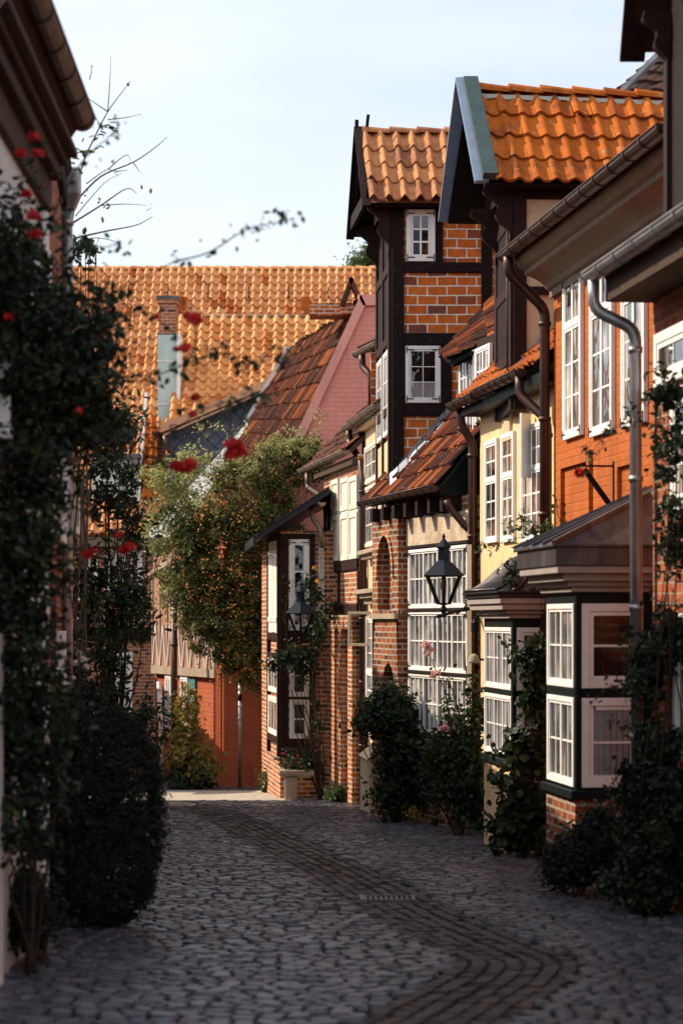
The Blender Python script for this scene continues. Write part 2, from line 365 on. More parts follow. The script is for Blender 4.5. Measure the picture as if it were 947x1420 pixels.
def slab(mb,E0,E1,R1,R0,t0=.03,t1=.10,**k):
    E0,E1,R1,R0=map(Vector,(E0,E1,R1,R0)); nn=(E1-E0).cross(R0-E0).normalized()
    if nn.z<0: nn=-nn
    mb.hexa([E0-nn*t1,E1-nn*t1,R1-nn*t1,R0-nn*t1,E0-nn*t0,E1-nn*t0,R1-nn*t0,R0-nn*t0],**k)
def ridgecaps(mb,A,B,r=.10,L=.36):
    A,B=Vector(A),Vector(B); n=max(1,round((B-A).length/L)); d=(B-A)/n
    for i in range(n):
        p=A+d*i; q=p+d*1.08
        side=d.cross(Vector((0,0,1))).normalized(); vs=[]
        for (c,rr,zz) in ((p,r*1.18,.02),(q,r*.95,0)):
            for k in range(7):
                a=math.pi*k/6; vs.append(c+side*rr*math.cos(a)+Vector((0,0,rr*math.sin(a)*.9-.05+zz)))
        fs=[(k,k+1,8+k,7+k) for k in range(6)]; mb.add(vs,fs+[tuple(range(7))[::-1]],smooth=False)
def gutter(mb,A,B,r=.075,step=.55,lip=.008):
    A,B=Vector(A),Vector(B); d=(B-A).normalized(); s=Vector((0,0,1)).cross(d).normalized()
    def ring(c,ra,rb,w):
        vs=[]; n=9
        for e in (-w,w):
            for rr in (ra,rb):
                for k in range(n):
                    a=math.pi+math.pi*k/(n-1); vs.append(c+d*e+s*rr*math.cos(a)+Vector((0,0,rr*math.sin(a))))
        fs=[]
        for k in range(n-1):
            fs+=[(k,k+1,2*n+k+1,2*n+k),(n+k+1,n+k,3*n+k,3*n+k+1),(k+1,k,n+k,n+k+1),(2*n+k,2*n+k+1,3*n+k+1,3*n+k)]
        fs+=[(0,2*n,3*n,n),(n-1,2*n-1,4*n-1,3*n-1)]
        mb.add(vs,fs,smooth=False)
    L=(B-A).length; ring((A+B)/2,r,r-lip,L/2)
    for k in range(int(L/step)+1):
        c=A+d*min(L-.02,.04+k*step); ring(c,r+.010,r-.001,.016)
    for sg in (-1,1): mb.tube([A+s*r*sg*1.0,B+s*r*sg*1.0],.012,6)
    for e in (A,B):
        vs=[e+s*r*.97*math.cos(math.pi+math.pi*k/8)+Vector((0,0,r*.97*math.sin(math.pi+math.pi*k/8))) for k in range(9)]
        mb.add(vs,[tuple(range(9))])
def smooth_path(pts,n=5):
    P=[Vector(p) for p in pts]; out=[]
    for i in range(len(P)-1):
        a=P[max(i-1,0)];b=P[i];c=P[i+1];d=P[min(i+2,len(P)-1)]
        for k in range(n):
            t=k/n; out.append(.5*((2*b)+(c-a)*t+(2*a-5*b+4*c-d)*t*t+(3*b-a-3*c+d)*t**3))
    out.append(P[-1]); return out
def pipe(mb,pts,r=.05,collars=True,n=10):
    """downpipe: bends softened, straight runs kept straight"""
    P=[Vector(p) for p in pts]; out=[P[0]]
    for i in range(1,len(P)-1):
        a,b,c=P[i-1],P[i],P[i+1]; e=min(.10,(b-a).length*.4,(c-b).length*.4)
        s=b+(a-b).normalized()*e; t=b+(c-b).normalized()*e
        for k in range(5): q=k/4; out.append((s*(1-q)+b*q)*(1-q)+(b*(1-q)+t*q)*q)
    out.append(P[-1]); mb.tube(out,r,n)
    if collars:
        for i in range(len(P)-1):
            L=(P[i+1]-P[i]).length
            if L>.9:
                m=int(L/1.1)+1; d=(P[i+1]-P[i])/L
                for k in range(m):
                    c=P[i]+d*(.15+k*1.1)
                    if (c-P[i]).length<L: mb.tube([c,c+d*.05],r*1.22,n)
def window(T,F,a,b,z0,z1,cols=2,rows=3,d=0,fw=.06,bar=.022,sash=1,parent=None,mat='white',rev=.0,
           curtain=False,real=False,hinge=False,name='window',barmat=None,rails=(),casing=None,depth=.06):
    """frame with sashes, bars and pane, mounted at depth d on facade F. Returns frame object."""
    fr=MB(); r=rev
    for (s0,s1,q0,q1) in ((a,a+fw,z0,z1),(b-fw,b,z0,z1),(a+fw,b-fw,z0,z0+fw),(a+fw,b-fw,z1-fw,z1)):
        fr.fbox(F,s0,s1,q0,q1,d,d+depth)
    if casing:
        for (s0,s1,q0,q1) in ((a-casing,a,z0-casing,z1+casing),(b,b+casing,z0-casing,z1+casing),(a,b,z0-casing,z0),(a,b,z1,z1+casing)):
            fr.fbox(F,s0,s1,q0,q1,d,d+depth+.025)
    ia,ib,iz0,iz1=a+fw,b-fw,z0+fw,z1-fw
    f=T.part(name,fr,M[mat],parent,bevel=.006)
    sub = parent if parent else f
    br=MB(); levels=[iz0]+[iz0+(iz1-iz0)*q for q in rails]+[iz1]
    for li in range(len(levels)-1):
        l0,l1=levels[li],levels[li+1]; rw=rows[li] if isinstance(rows,tuple) else rows
        if li>0: br.fbox(F,ia,ib,l0-fw*.35,l0+fw*.35,d+.012,d+depth*.95)
        for i in range(sash):
            x0=ia+(ib-ia)*i/sash; x1=ia+(ib-ia)*(i+1)/sash; sw=fw*.5
            y0,y1=l0+(fw*.35 if li else 0),l1-(fw*.35 if li<len(levels)-2 else 0)
            for (s0,s1,q0,q1) in ((x0+.003,x0+sw,y0+.003,y1-.003),(x1-sw,x1-.003,y0+.003,y1-.003),(x0+sw,x1-sw,y0+.003,y0+sw),(x0+sw,x1-sw,y1-sw,y1-.003)):
                br.fbox(F,s0,s1,q0,q1,d+.008,d+depth*.8)
            for c in range(1,cols):
                m=x0+sw+(x1-x0-2*sw)*c/cols; br.fbox(F,m-bar/2,m+bar/2,y0+sw,y1-sw,d+.016,d+depth*.66)
            for c in range(1,rw):
                m=y0+sw+(y1-y0-2*sw)*c/rw; br.fbox(F,x0+sw,x1-sw,m-bar/2,m+bar/2,d+.014,d+depth*.63)
    T.part('glazing_bars',br,M[barmat or mat],sub)
    gl=MB(); gl.fbox(F,ia,ib,iz0,iz1,d+.022,d+.027)
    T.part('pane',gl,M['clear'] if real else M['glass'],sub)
    if hinge:
        h=MB()
        for (sx,e) in ((a+.01,1),(b-.01,-1)):
            for z in (z0+.06,z1-.06):
                x=sorted((sx,sx+e*.12)); h.fbox(F,x[0],x[1],z-.008,z+.008,d+depth,d+depth+.006)
                h.fbox(F,min(sx,sx+e*.015),max(sx,sx+e*.015),z-.05,z+.05,d+depth,d+depth+.008)
        T.part('hinge',h,M['iron'],sub)
    if real:
        bk=MB(); bk.fbox(F,ia,ib,iz0,iz1,d-.010,d+.002); T.part('dark_room',bk,M['inside'],sub)
    if curtain:
        cu=MB(); n=60; zt=iz0+(iz1-iz0)*(1 if curtain is True else curtain); vs=[]
        for i in range(n+1):
            s=ia+(ib-ia)*i/n; w=.0022*math.sin(i*.8)+.0012*math.sin(i*2.3+1)
            vs+=[F.P(s,iz0,d+.012+w*1.0),F.P(s,zt,d+.012+w*.8)]
        cu.add(vs,[(2*i,2*i+2,2*i+3,2*i+1) for i in range(n)],smooth=True)
        T.part('curtain',cu,M['curtain'],sub)
    return f
def prismwall(mb,F,z0,z1,D,s0=0,s1=None,**k):
    s1=F.L if s1 is None else s1
    mb.fbox(F,s0,s1,z0,z1,-D,0,**k)
def arch_pts(c,w,zs,za,n=10,pointed=True):
    """opening outline from (c-w/2,zs) up to apex za and down"""
    L=[]
    for i in range(n+1):
        t=i/n
        if pointed: x=-w/2+ (w/2)*(1-math.cos(t*math.pi/2)) ; z=zs+(za-zs)*math.sin(t*math.pi/2)**.85
        else: x=-w/2*math.cos(t*math.pi/2); z=zs+(za-zs)*math.sin(t*math.pi/2)
        L.append((c+x,z))
    return L+[(2*c-x,z) for x,z in L[-2::-1]]
def arch_slab(mb,F,s0,s1,z0,z1,c,w,zb,zs,za,d0,d1,pointed=True):
    mb.fbox(F,s0,s1,z0,zb,d0,d1)
    A=[(c-w/2,zb)]+arch_pts(c,w,zs,za,10,pointed)+[(c+w/2,zb)]
    n=len(A); out=[]
    for i,(x,z) in enumerate(A):
        t=i/(n-1)
        if i==0: out.append((s0,zb))
        elif i==n-1: out.append((s1,zb))
        elif x<c-1e-6: out.append((s0 if z<zs+(za-zs)*.5 else s0+(c-s0)*max(0,(z-(zs+(za-zs)*.5))/((za-zs)*.5)),z if z<zs+(za-zs)*.5 else z1))
        elif x>c+1e-6: out.append((s1 if z<zs+(za-zs)*.5 else s1-(s1-c)*max(0,(z-(zs+(za-zs)*.5))/((za-zs)*.5)),z if z<zs+(za-zs)*.5 else z1))
        else: out.append((c,z1))
    for i in range(n-1):
        a,b=A[i],A[i+1]; p,q=out[i],out[i+1]
        vs=[F.P(x,z,d) for d in (d0,d1) for (x,z) in (a,b,q,p)]
        mb.add(vs,[(4,5,6,7),(0,1,5,4),(3,2,1,0)])
    for s in (s0,s1):
        mb.add([F.P(s,zb,d0),F.P(s,zb,d1),F.P(s,z1,d1),F.P(s,z1,d0)],[(0,1,2,3)])
    mb.add([F.P(s0,z1,d0),F.P(s0,z1,d1),F.P(s1,z1,d1),F.P(s1,z1,d0)],[(0,1,2,3)])
    for sg in (0,1):   # corner fillers above the shoulder
        pass
def scroll_bracket(mb,P0,out,h,r,th,side):
    """carved scalloped bracket: wall line from P0 down h, reaching out by r at the top"""
    P0=Vector(P0); out=Vector(out).normalized(); side=Vector(side).normalized(); pts=[]
    n=22
    pts.append(P0)
    pts.append(P0+out*r)
    for i in range(n+1):
        t=i/n; x=r*(1-t)**.9; z=-h*t**1.15
        w=.16*r*math.sin(t*math.pi*4.5)
        pts.append(P0+out*(max(0,x+w*(1-t*.3))*.98)+Vector((0,0,z-.02)))
    mb.prism([p-side*th/2 for p in pts],side*th)
# leaves -------------------------------------------------------------------
def leaf_mesh(mb, C, Nn, size, asp=.5, fold=.25, rnd=None):
    """numpy leaves: 6-vertex folded pointed leaf"""
    n=len(C)
    if n==0: return
    Nn=Nn/np.linalg.norm(Nn,axis=1)[:,None]
    T=RNG.normal(size=(n,3)); T-=Nn*(T*Nn).sum(1)[:,None]; T/=np.linalg.norm(T,axis=1)[:,None]; B=np.cross(Nn,T)
    s=(size*RNG.uniform(.6,1.3,n))[:,None]
    L=[(-.5,0,0),(-.12,.5*asp,.12),(.25,.38*asp,.10),(.5,0,-.12),(.25,-.38*asp,.10),(-.12,-.5*asp,.12)]
    vs=np.stack([C+T*s*x+B*s*y+Nn*s*(z*fold*2) for x,y,z in L],1).reshape(-1,3)
    b=len(mb.v); mb.v+= [tuple(x) for x in vs.tolist()]
    r = RNG.uniform(0,1,n) if rnd is None else rnd
    for i in range(n):
        o=b+6*i; mb.f.append((o,o+1,o+2,o+3)); mb.f.append((o,o+3,o+4,o+5)); q=float(r[i]); mb.r+=[q,q]; mb.m+=[0,0]; mb.sm+=[False,False]
def cloud(ells, n, clump=.12, ncl=None, shell=.55, per=None):
    """points in clumps inside a union of ellipsoids ((cx,cy,cz),(rx,ry,rz)); returns pts, normals"""
    vol=np.array([e[1][0]*e[1][1]*e[1][2] for e in ells])**.75; vol/=vol.sum()
    ncl=ncl or max(8,n//28); idx=RNG.choice(len(ells),ncl,p=vol)
    d=RNG.normal(size=(ncl,3)); d/=np.linalg.norm(d,axis=1)[:,None]
    rad=RNG.uniform(shell**3,1.12,ncl)**(1/3.)
    c=np.array([ells[i][0] for i in idx]); r=np.array([ells[i][1] for i in idx])
    cc=c+d*rad[:,None]*r
    k=RNG.integers(0,ncl,n); off=RNG.normal(size=(n,3))*clump*RNG.uniform(.4,1.3,(ncl,1))[k]
    P=cc[k]+off; nn=d[k]*.7+RNG.normal(size=(n,3))*.6+np.array([0,0,.35])
    tint=np.clip(RNG.uniform(0,1,ncl)[k]*.6+RNG.uniform(0,1,n)*.4,0,1)
    return P,nn,tint
def el(u,v,Y,ru,rv,dy):
    p=pt(u,v,Y); return (tuple(p),(ru*Y/FPX,dy,rv*Y/FPX))
def stems(mb,base,tips,r=.02,wig=.12,n=5):
    for t in tips:
        b=Vector(base)+Vector((random.uniform(-.05,.05),random.uniform(-.05,.05),0)); t=Vector(t); P=[]
        for i in range(5):
            q=i/4; p=b.lerp(t,q)+Vector((random.uniform(-wig,wig),random.uniform(-wig,wig),random.uniform(-wig,wig)*.5))*math.sin(q*math.pi)
            P.append(p)
        S=smooth_path(P,4); mb.tube(S,[r*(1-.75*i/(len(S)-1)) for i in range(len(S))],n)
def plant(name,label,cat,base,ells,nleaf,size,mat,clump=.12,shell=.55,asp=.55,stem_n=8,stem_r=.018,group=None,stemmat='bark',
          stem_from=None,cl=28):
    T=Thing(name,label,cat,base,group)
    P,nn,ti=cloud(ells,nleaf,clump,shell=shell,ncl=max(8,int(nleaf/cl)))
    g=P[:,1].mean(); keep=P[:,2]>gz(g)+.01; P,nn,ti=P[keep],nn[keep],ti[keep]
    fo=MB(); leaf_mesh(fo,P,nn,size,asp,rnd=ti); T.part('foliage',fo,M[mat])
    st=MB(); tips=[]
    for i in range(stem_n):
        e=random.choice(ells); tips.append(Vector(e[0])+Vector([random.uniform(-.7,.7)*e[1][k] for k in range(3)]))
    stems(st,stem_from or base,tips,stem_r); T.part('stem',st,M[stemmat]); return T
def blossom(T,c,r,mat,n=26,name='flower'):
    mb=MB(); d=RNG.normal(size=(n,3)); d/=np.linalg.norm(d,axis=1)[:,None]; d[:,2]=np.abs(d[:,2])*.8-.1
    C=np.array(Vector(c))+d*r*RNG.uniform(.25,.75,(n,1)); leaf_mesh(mb,C,d+RNG.normal(size=(n,3))*.3,r*1.05,1.0,.5); T.part(name,mb,M[mat])
def sprig(T,path,size,mat,n,spread,r=.008,stemmat='bark',droop=0):
    """a branch with leaves along it (two parts)"""
    S=smooth_path(path,8); st=MB(); st.tube(S,[r*(1-.7*i/(len(S)-1)) for i in range(len(S))],5); T.part('branch',st,M[stemmat])
    k=RNG.integers(0,len(S),n); C=np.array([tuple(S[i]) for i in k])+RNG.normal(size=(n,3))*spread; C[:,2]-=droop*RNG.uniform(0,1,n)
    fo=MB(); leaf_mesh(fo,C,RNG.normal(size=(n,3))+np.array([0,-.3,.7]),size,.55); T.part('foliage',fo,M[mat])
# ================================================================== world, sun, camera
SUN_EL=math.radians(38); SUN_AZ=math.radians(19)      # azimuth: light comes from the left (-X), swung a little beyond (+Y)
sd=Vector((-math.cos(SUN_EL)*math.cos(SUN_AZ), math.cos(SUN_EL)*math.sin(SUN_AZ), math.sin(SUN_EL)))
W=bpy.data.worlds.new('World'); SC.world=W; W.use_nodes=True; nt=W.node_tree; nt.nodes.clear()
sky=nt.nodes.new('ShaderNodeTexSky'); sky.sky_type='NISHITA'; sky.sun_disc=False; sky.sun_elevation=SUN_EL
sky.sun_rotation=math.atan2(sd.x,sd.y)%(2*math.pi); sky.air_density=1.0; sky.dust_density=1.6; sky.ozone_density=1.0
tc=nt.nodes.new('ShaderNodeTexCoord'); mp=nt.nodes.new('ShaderNodeMapping'); mp.inputs['Scale'].default_value=(1.5,1.5,5)
nz=nt.nodes.new('ShaderNodeTexNoise'); nz.inputs['Scale'].default_value=2.2; nz.inputs['Detail'].default_value=5; nz.inputs['Roughness'].default_value=.55
rp=nt.nodes.new('ShaderNodeValToRGB'); rp.color_ramp.elements[0].position=.30; rp.color_ramp.elements[0].color=(.45,.45,.45,1); rp.color_ramp.elements[1].position=.72; rp.color_ramp.elements[1].color=(.85,.85,.85,1)
mx=nt.nodes.new('ShaderNodeMix'); mx.data_type='RGBA'; mx.inputs[7].default_value=(6.6,7.0,7.4,1)
bg=nt.nodes.new('ShaderNodeBackground'); bg.inputs[1].default_value=.122; wo=nt.nodes.new('ShaderNodeOutputWorld')
L=nt.links.new; L(tc.outputs['Generated'],mp.inputs[0]); L(mp.outputs[0],nz.inputs['Vector']); L(nz.outputs['Fac'],rp.inputs[0])
L(rp.outputs[0],mx.inputs[0]); L(sky.outputs[0],mx.inputs[6]); 
sx=nt.nodes.new('ShaderNodeSeparateXYZ'); L(tc.outputs['Generated'],sx.inputs[0])
mr=nt.nodes.new('ShaderNodeMapRange'); mr.inputs[1].default_value=.15; mr.inputs[2].default_value=-.75; mr.inputs[3].default_value=1.0; mr.inputs[4].default_value=1.45   # unseen sky behind the viewer brightened as added fill for camera-facing walls
L(sx.outputs['Y'],mr.inputs[0]); vm=nt.nodes.new('ShaderNodeVectorMath'); vm.operation='SCALE'; L(mx.outputs[2],vm.inputs[0]); L(mr.outputs[0],vm.inputs['Scale']); L(vm.outputs[0],bg.inputs[0]); L(bg.outputs[0],wo.inputs[0])
sl=bpy.data.lights.new('sun','SUN'); sl.energy=5.0; sl.angle=math.radians(.5); sl.color=(1,.86,.68)
so=bpy.data.objects.new('sun',sl); COL.objects.link(so); so.rotation_euler=sd.to_track_quat('Z','Y').to_euler(); so.location=(-30,10,40)
cam=bpy.data.cameras.new('camera'); co=bpy.data.objects.new('camera',cam); COL.objects.link(co); SC.camera=co
co.location=(0,0,CZ); co.rotation_euler=(math.radians(90),0,0)
cam.sensor_fit='VERTICAL'; cam.sensor_height=36; cam.lens=36*FPX/1420; cam.shift_y=150/1420; cam.clip_end=3000; cam.clip_start=.1
cam.dof.use_dof=True; cam.dof.focus_distance=32; cam.dof.aperture_fstop=2.0; cam.dof.aperture_blades=9
SC.view_settings.view_transform='Standard'; SC.view_settings.look='None'; SC.view_settings.exposure=.42; SC.view_settings.gamma=1
# ================================================================== ground
mb=MB(); ys=[-60,-20,0,10,20,30,40,50,62,200,900]; zs=[gz(y)-.03 for y in ys]
for i in range(len(ys)-1): mb.add([(-900,ys[i],zs[i]),(900,ys[i],zs[i]),(900,ys[i+1],zs[i+1]),(-900,ys[i+1],zs[i+1])],[(0,1,2,3)])
solo('ground',mb,M['earth'],kind='structure')
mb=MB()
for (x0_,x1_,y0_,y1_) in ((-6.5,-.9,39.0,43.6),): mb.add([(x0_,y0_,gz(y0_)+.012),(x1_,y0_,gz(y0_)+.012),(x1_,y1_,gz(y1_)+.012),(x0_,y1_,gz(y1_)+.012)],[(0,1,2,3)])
solo('sun_patch_slab',mb,M['sun_patch_slab'],kind='structure')  # added slab, its pale colour stands in for sunlight on the ground
CH=[(-4.2,41.5),(-3.0,38.0),(-1.85,33.4),(-.9,27.6),(-.13,22.8),(.2,20.4),(.5,18.3),(.83,16.3),(1.08,15.0),(1.15,14.35),(1.0,13.5),(.75,12.6),(.35,11.2),(-.2,9.4),(-.8,7.4)]
CS=np.array([tuple(p)[:2] for p in smooth_path([(a,b,0) for a,b in CH],8)])
def chdist(x,y):
    a=CS[:-1]; d=CS[1:]-a; p=np.array([x,y])-a; t=np.clip((p*d).sum(1)/(d*d).sum(1),0,1); return np.sqrt(((p-d*t[:,None])**2).sum(1)).min()
def stone(mb,cx,cy,w,l,ang,h=.016,z=0):
    ca,sa=math.cos(ang),math.sin(ang); tx,ty=random.gauss(0,.045),random.gauss(0,.05); b=gz(cy)+z; dz=random.gauss(0,.004)
    vs=[]
    for (k,hh) in ((1.0,-.012),(.84,h)):
        for (px,py) in ((-1,-1),(0,-1.08),(1,-1),(1.08,0),(1,1),(0,1.08),(-1,1),(-1.08,0)):
            rr=random.uniform(.92,1.05); x=px*w/2*k*rr*(.9 if px and py else 1); y=py*l/2*k*rr*(.9 if px and py else 1)
            X=cx+ca*x-sa*y; Y=cy+sa*x+ca*y; vs.append((X,Y,b-.04*(Y-cy)+hh+dz+tx*x+ty*y))
    fs=[(i,(i+1)%8,8+(i+1)%8,8+i) for i in range(8)]+[tuple(range(8,16))]
    mb.add(vs,fs,smooth=False)
cb=MB(); y=8.2; row=0
while y<49:
    d=random.uniform(.092,.122); x=-min(5.6,.17*y+1.6); xr=min(4.2,.16*y+1.6) if y<24 else 4.0
    x+=random.uniform(0,.15)
    while x<xr:
        w=random.uniform(.10,.19)
        yy=y+.10*math.sin(x*1.1+y*.35)+.04*math.sin(x*3+y*1.7)
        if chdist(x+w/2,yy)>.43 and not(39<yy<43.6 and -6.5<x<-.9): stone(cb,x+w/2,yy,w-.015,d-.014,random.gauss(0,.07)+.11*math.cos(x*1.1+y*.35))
        x+=w
    y+=d; row+=1
    if row%17==0: y+=.045
solo('street',cb,M['cobble'],kind='structure')
ch=MB(); seg=np.linalg.norm(CS[1:]-CS[:-1],axis=1); cum=np.concatenate([[0],np.cumsum(seg)])
for k in range(7):
    off=-.36+k*.12; q=random.uniform(0,.1)
    while q<cum[-1]-.2:
        l=random.uniform(.16,.25); m=q+l/2; i=min(np.searchsorted(cum,m)-1,len(seg)-1); t=(m-cum[i])/seg[i]
        P=CS[i]*(1-t)+CS[i+1]*t; dd=(CS[i+1]-CS[i])/seg[i]; nn=np.array([-dd[1],dd[0]])
        c=P+nn*off
        if c[1]>39: q+=l; continue
        stone(ch,c[0],c[1],l-.014,.108,math.atan2(dd[1],dd[0])+random.gauss(0,.02),.012,-.012-.012*(1-abs(off)/.33)); q+=l
solo('gutter_channel',ch,M['sett'],kind='structure')
mb=MB(); gx,gy=.40,19.1; gzz=gz(gy)+.016
for i in range(9): mb.box(gx-.2+i*.046,gx-.2+i*.046+.022,gy-.14,gy+.14,gzz-.03,gzz-.004)
for (a,b,c,d) in ((-.23,.24,-.17,-.14),(-.23,.24,.14,.17),(-.24,-.205,-.14,.14),(.215,.25,-.14,.14)): mb.box(gx+a,gx+b,gy+c,gy+d,gzz-.04,gzz+.003)
solo('drain_grate',mb,M['zinc_dark'],'slotted iron drain grate set in the brick channel of the street','drain grate',loc=(gx,gy,gzz-.04))
# ================================================================== orange house with the near bay
F1=Facade((3.31,18.6),(2.45,25.0)); g1=lambda s: gz(F1.y(s))
T=Thing('plastered_house','orange painted brick house with tall white upper windows and a lead-roofed bay','house',(2.9,22,gz(22)))
mb=MB(); mb.fbox(F1,0,F1.L,-1.6,5.9,-6,0); T.part('wall',mb,M['orange_plaster'])
for (u0,u1) in ((782,818),(861,884)):
    mb=MB()                                             # blind panel
    a,b=sorted((F1.s(u0),F1.s(u1))); z=F1.z((u0+u1)/2,645); zb=F1.z((u0+u1)/2,735)
    for (s0,s1,q0,q1) in ((a-.1,a,zb,z+.12),(b,b+.1,zb,z+.12),(a,b,z,z+.12)): mb.fbox(F1,s0,s1,q0,q1,0,.045)
    T.part('wall_panel',mb,M['orange_plaster'])
mb=MB(); pr=[(0,5.42),(.05,5.42),(.05,5.50),(.09,5.52),(.12,5.57),(.17,5.61),(.25,5.65),(.34,5.68),(.34,5.73),(.40,5.76),(.46,5.84),(.46,5.88),(0,5.88)]
mb.prism([F1.P(-.1,z,d) for d,z in pr],F1.t*(F1.L+.12))
T.part('cornice',mb,M['soffit_pale'],bevel=.01)
E0=F1.P(-.1,5.93,.48); E1=F1.P(F1.L+.06,5.93,.48); R0=F1.P(-.1,5.93+3.6,-3.9); R1=F1.P(F1.L+.06,5.93+3.6,-3.9)
mb=MB(); tiles(mb,E0,E1,R1,R0,.22,.33,.045,.04); rf=T.part('roof',mb,M['tile_brown'])
mb=MB(); slab(mb,E0,E1,R1,R0); mb.prism([F1.P(F1.L+.02,5.85,0),F1.P(F1.L+.02,9.4,-3.9),F1.P(F1.L+.02,5.85,-6)],F1.t*-.1); T.part('roof_deck',mb,M['timber_brown'],rf)
gt=MB(); gutter(gt,F1.P(-.1,5.93,.56),F1.P(F1.L+.1,5.93,.56),.085); T.part('gutter',gt,M['copper'])
mb=MB(); s=F1.L-.12; pipe(mb,[F1.P(s,5.9,.56),F1.P(s,5.68,.56),F1.P(F1.L+.03,5.30,.10),F1.P(F1.L+.03,-1.1,.10)],.062); T.part('downpipe',mb,M['copper'])
for i,(u0,u1,v0,v1) in enumerate(((780,805,377,607),(817,848,350,602),(861,893,325,590))):
    a,b,z0,z1=F1.rect(u0,u1,v0,v1,.04)
    window(T,F1,a,b,z0,z1,cols=1,rows=(3,1),rails=(.70,),sash=2,fw=.07,d=.0,depth=.05,hinge=True)
mb=MB(); s=F1.s(825,.2); z=F1.z(820,655)
mb.bar(F1.P(s,z,.01),F1.P(s,z,.34),.02,.02); mb.bar(F1.P(s,z-.45,.01),F1.P(s,z-.03,.32),.045,.05); mb.fbox(F1,s-.02,s+.02,z-.5,z+.05,0,.015); T.part('flag_bracket',mb,M['iron'])
def bay(T,F,dep,zb,levels,wallmat,trim,rooftop,roofmat,fas,street,camw,curved=False,ztop=None,cornmat='zinc_dark',lip=.24):
    """box bay: levels = [(z0,z1) window rows]; street/camw = window settings"""
    L=F.L; zt=levels[-1][1]; z0=levels[0][0]
    Fc=Facade(F.P(0,0)[:2],(F.P(0,0)-F.n*dep)[:2])
    mb=MB(); mb.fbox(F,0,L,zb,z0-.10,-dep,0); B=T.part('bay_window',mb,wallmat)
    mb=MB(); mb.fbox(F,.03,L-.03,z0-.08,zt+.08,-dep,-.04); T.part('bay_core',mb,M['inside'],B)
    mb=MB()
    mb.fbox(F,-.05,L+.05,z0-.10,z0-.02,-dep,.05)
    for i in range(len(levels)-1): mb.fbox(F,-.0,L,levels[i][1],levels[i+1][0],-dep,0.0)
    mb.fbox(F,0,L,zt,zt+.1,-dep,0.0)
    cw=.16
    mb.fbox(F,0,.045,z0-.02,zt,-cw,0.0); mb.fbox(F,L-.045,L,z0-.02,zt,-cw,0); mb.fbox(F,0,.03,z0-.02,zt,-dep,-dep+.12)
    T.part('bay_frame',mb,M[trim],B,bevel=.008)
    c=MB(); h=zt+.1; pr=[(.05,.05),(.05,.09),(.07,.15),(.07,lip-.02)]
    for (dz,o) in pr: c.fbox(F,-o,L+o,h,h+dz-.003,-dep,o); h+=dz
    T.part('cornice',c,M['soffit_pale'] if cornmat=='pale' else M[cornmat],B,bevel=.008)
    c=MB(); c.fbox(F,-lip,L+lip,h,h+fas,-dep,lip); h+=fas; c.fbox(F,-lip-.03,L+lip+.03,h,h+.025,-dep,lip+.03); h+=.025
    T.part('fascia',c,M['black' if curved else 'zinc_dark'],B,bevel=.006)
    r=MB(); o=lip+.03
    if not curved:
        a=F.P(-o,h,o); b=F.P(L+o,h,o); cc=F.P(L+o,h,-dep); d=F.P(-o,h,-dep); t0=F.P(.32,h+rooftop,-dep); t1=F.P(L-.2,h+rooftop,-dep)
        r.add([a,b,cc,d,t0,t1],[(0,4,5,1),(0,3,4),(1,5,2),(0,1,2,3)])
        for k in range(5):
            q=k/4; p0=a.lerp(b,q); p1=t0.lerp(t1,q); r.bar(p0+Vector((0,0,.015)),p1+Vector((0,0,.015)),.03,.035)
        for k in range(1,4):
            p0=a.lerp(d,k/4.0); p1=a.lerp(t0,k/4.0*.0+1) ; 
        r.bar(a+Vector((0,0,.01)),t0+Vector((0,0,.01)),.045,.045)
    else:
        n=9; nu=14; prof=[]
        for i in range(n+1):
            t=i/n; prof.append((t, rooftop*(.5-.5*math.cos(math.pi*min(1,t*1.02)))))
        def edge(t):
            ins=t*(dep*.85); return [F.P(-o+ins*.8,0,o-ins),F.P(L+o-ins*.8,0,o-ins)],[F.P(-o+ins*.8,0,-dep)]
        G=[]
        for (t,z) in prof:
            (p,q),(w,)=edge(t); row=[]
            for k in range(9): row.append((w.lerp(p,k/8),0))
            for k in range(1,nu*2+1): row.append((p.lerp(q,k/(nu*2)),(k%2)))
            G.append([Vector((x.x,x.y,h+z+.0))+(Vector((0,0,.0)) if rib and 0<t<1 else Vector((0,0,0))) for x,rib in row])
        m=len(G[0]); vs=[x for rr in G for x in rr]; r.add(vs,[(i*m+k,i*m+k+1,(i+1)*m+k+1,(i+1)*m+k) for i in range(n) for k in range(m-1)],smooth=True)
        for k in range(1,14):
            q=k/14; r.tube([G[i][8].lerp(G[i][-1],q)+Vector((0,0,.015)) for i in range(n+1)],.02,6)
        for k in range(1,5):
            q=k/5; r.tube([G[i][0].lerp(G[i][8],q)+Vector((0,0,.015)) for i in range(n+1)],.02,6)
    T.part('bay_roof',r,roofmat,B)
    for i,(a,b) in enumerate(levels):
        window(T,F,.05,L-.05,a+.005,b-.005,parent=B,d=-.05,name='window_frame',**street)
        cf=dict(camw); s0=cf.pop('s0'); s1=cf.pop('s1'); cu=cf.pop('curt')[i]
        window(T,Fc,s0,s1,a+.005,b-.005,parent=B,d=-.04,name='window_frame',real=True,curtain=cu,**cf)
    # camera side timber
    mb=MB()
    mb.fbox(Fc,.005,s0-.004,z0-.02,zt+.1,-.05,.012)
    mb.fbox(Fc,s1+.004,dep,z0-.02,zt+.1,-.05,.012)
    for i in range(len(levels)-1): mb.fbox(Fc,s0,s1,levels[i][1]-.0,levels[i+1][0]+.0,-.05,.010)
    mb.fbox(Fc,s0,s1,z0-.09,z0-.0,-.05,.014); mb.fbox(Fc,s0,s1,zt+.0,zt+.1,-.05,.008)
    T.part('bay_post',mb,M[trim],B,bevel=.006)
    return B
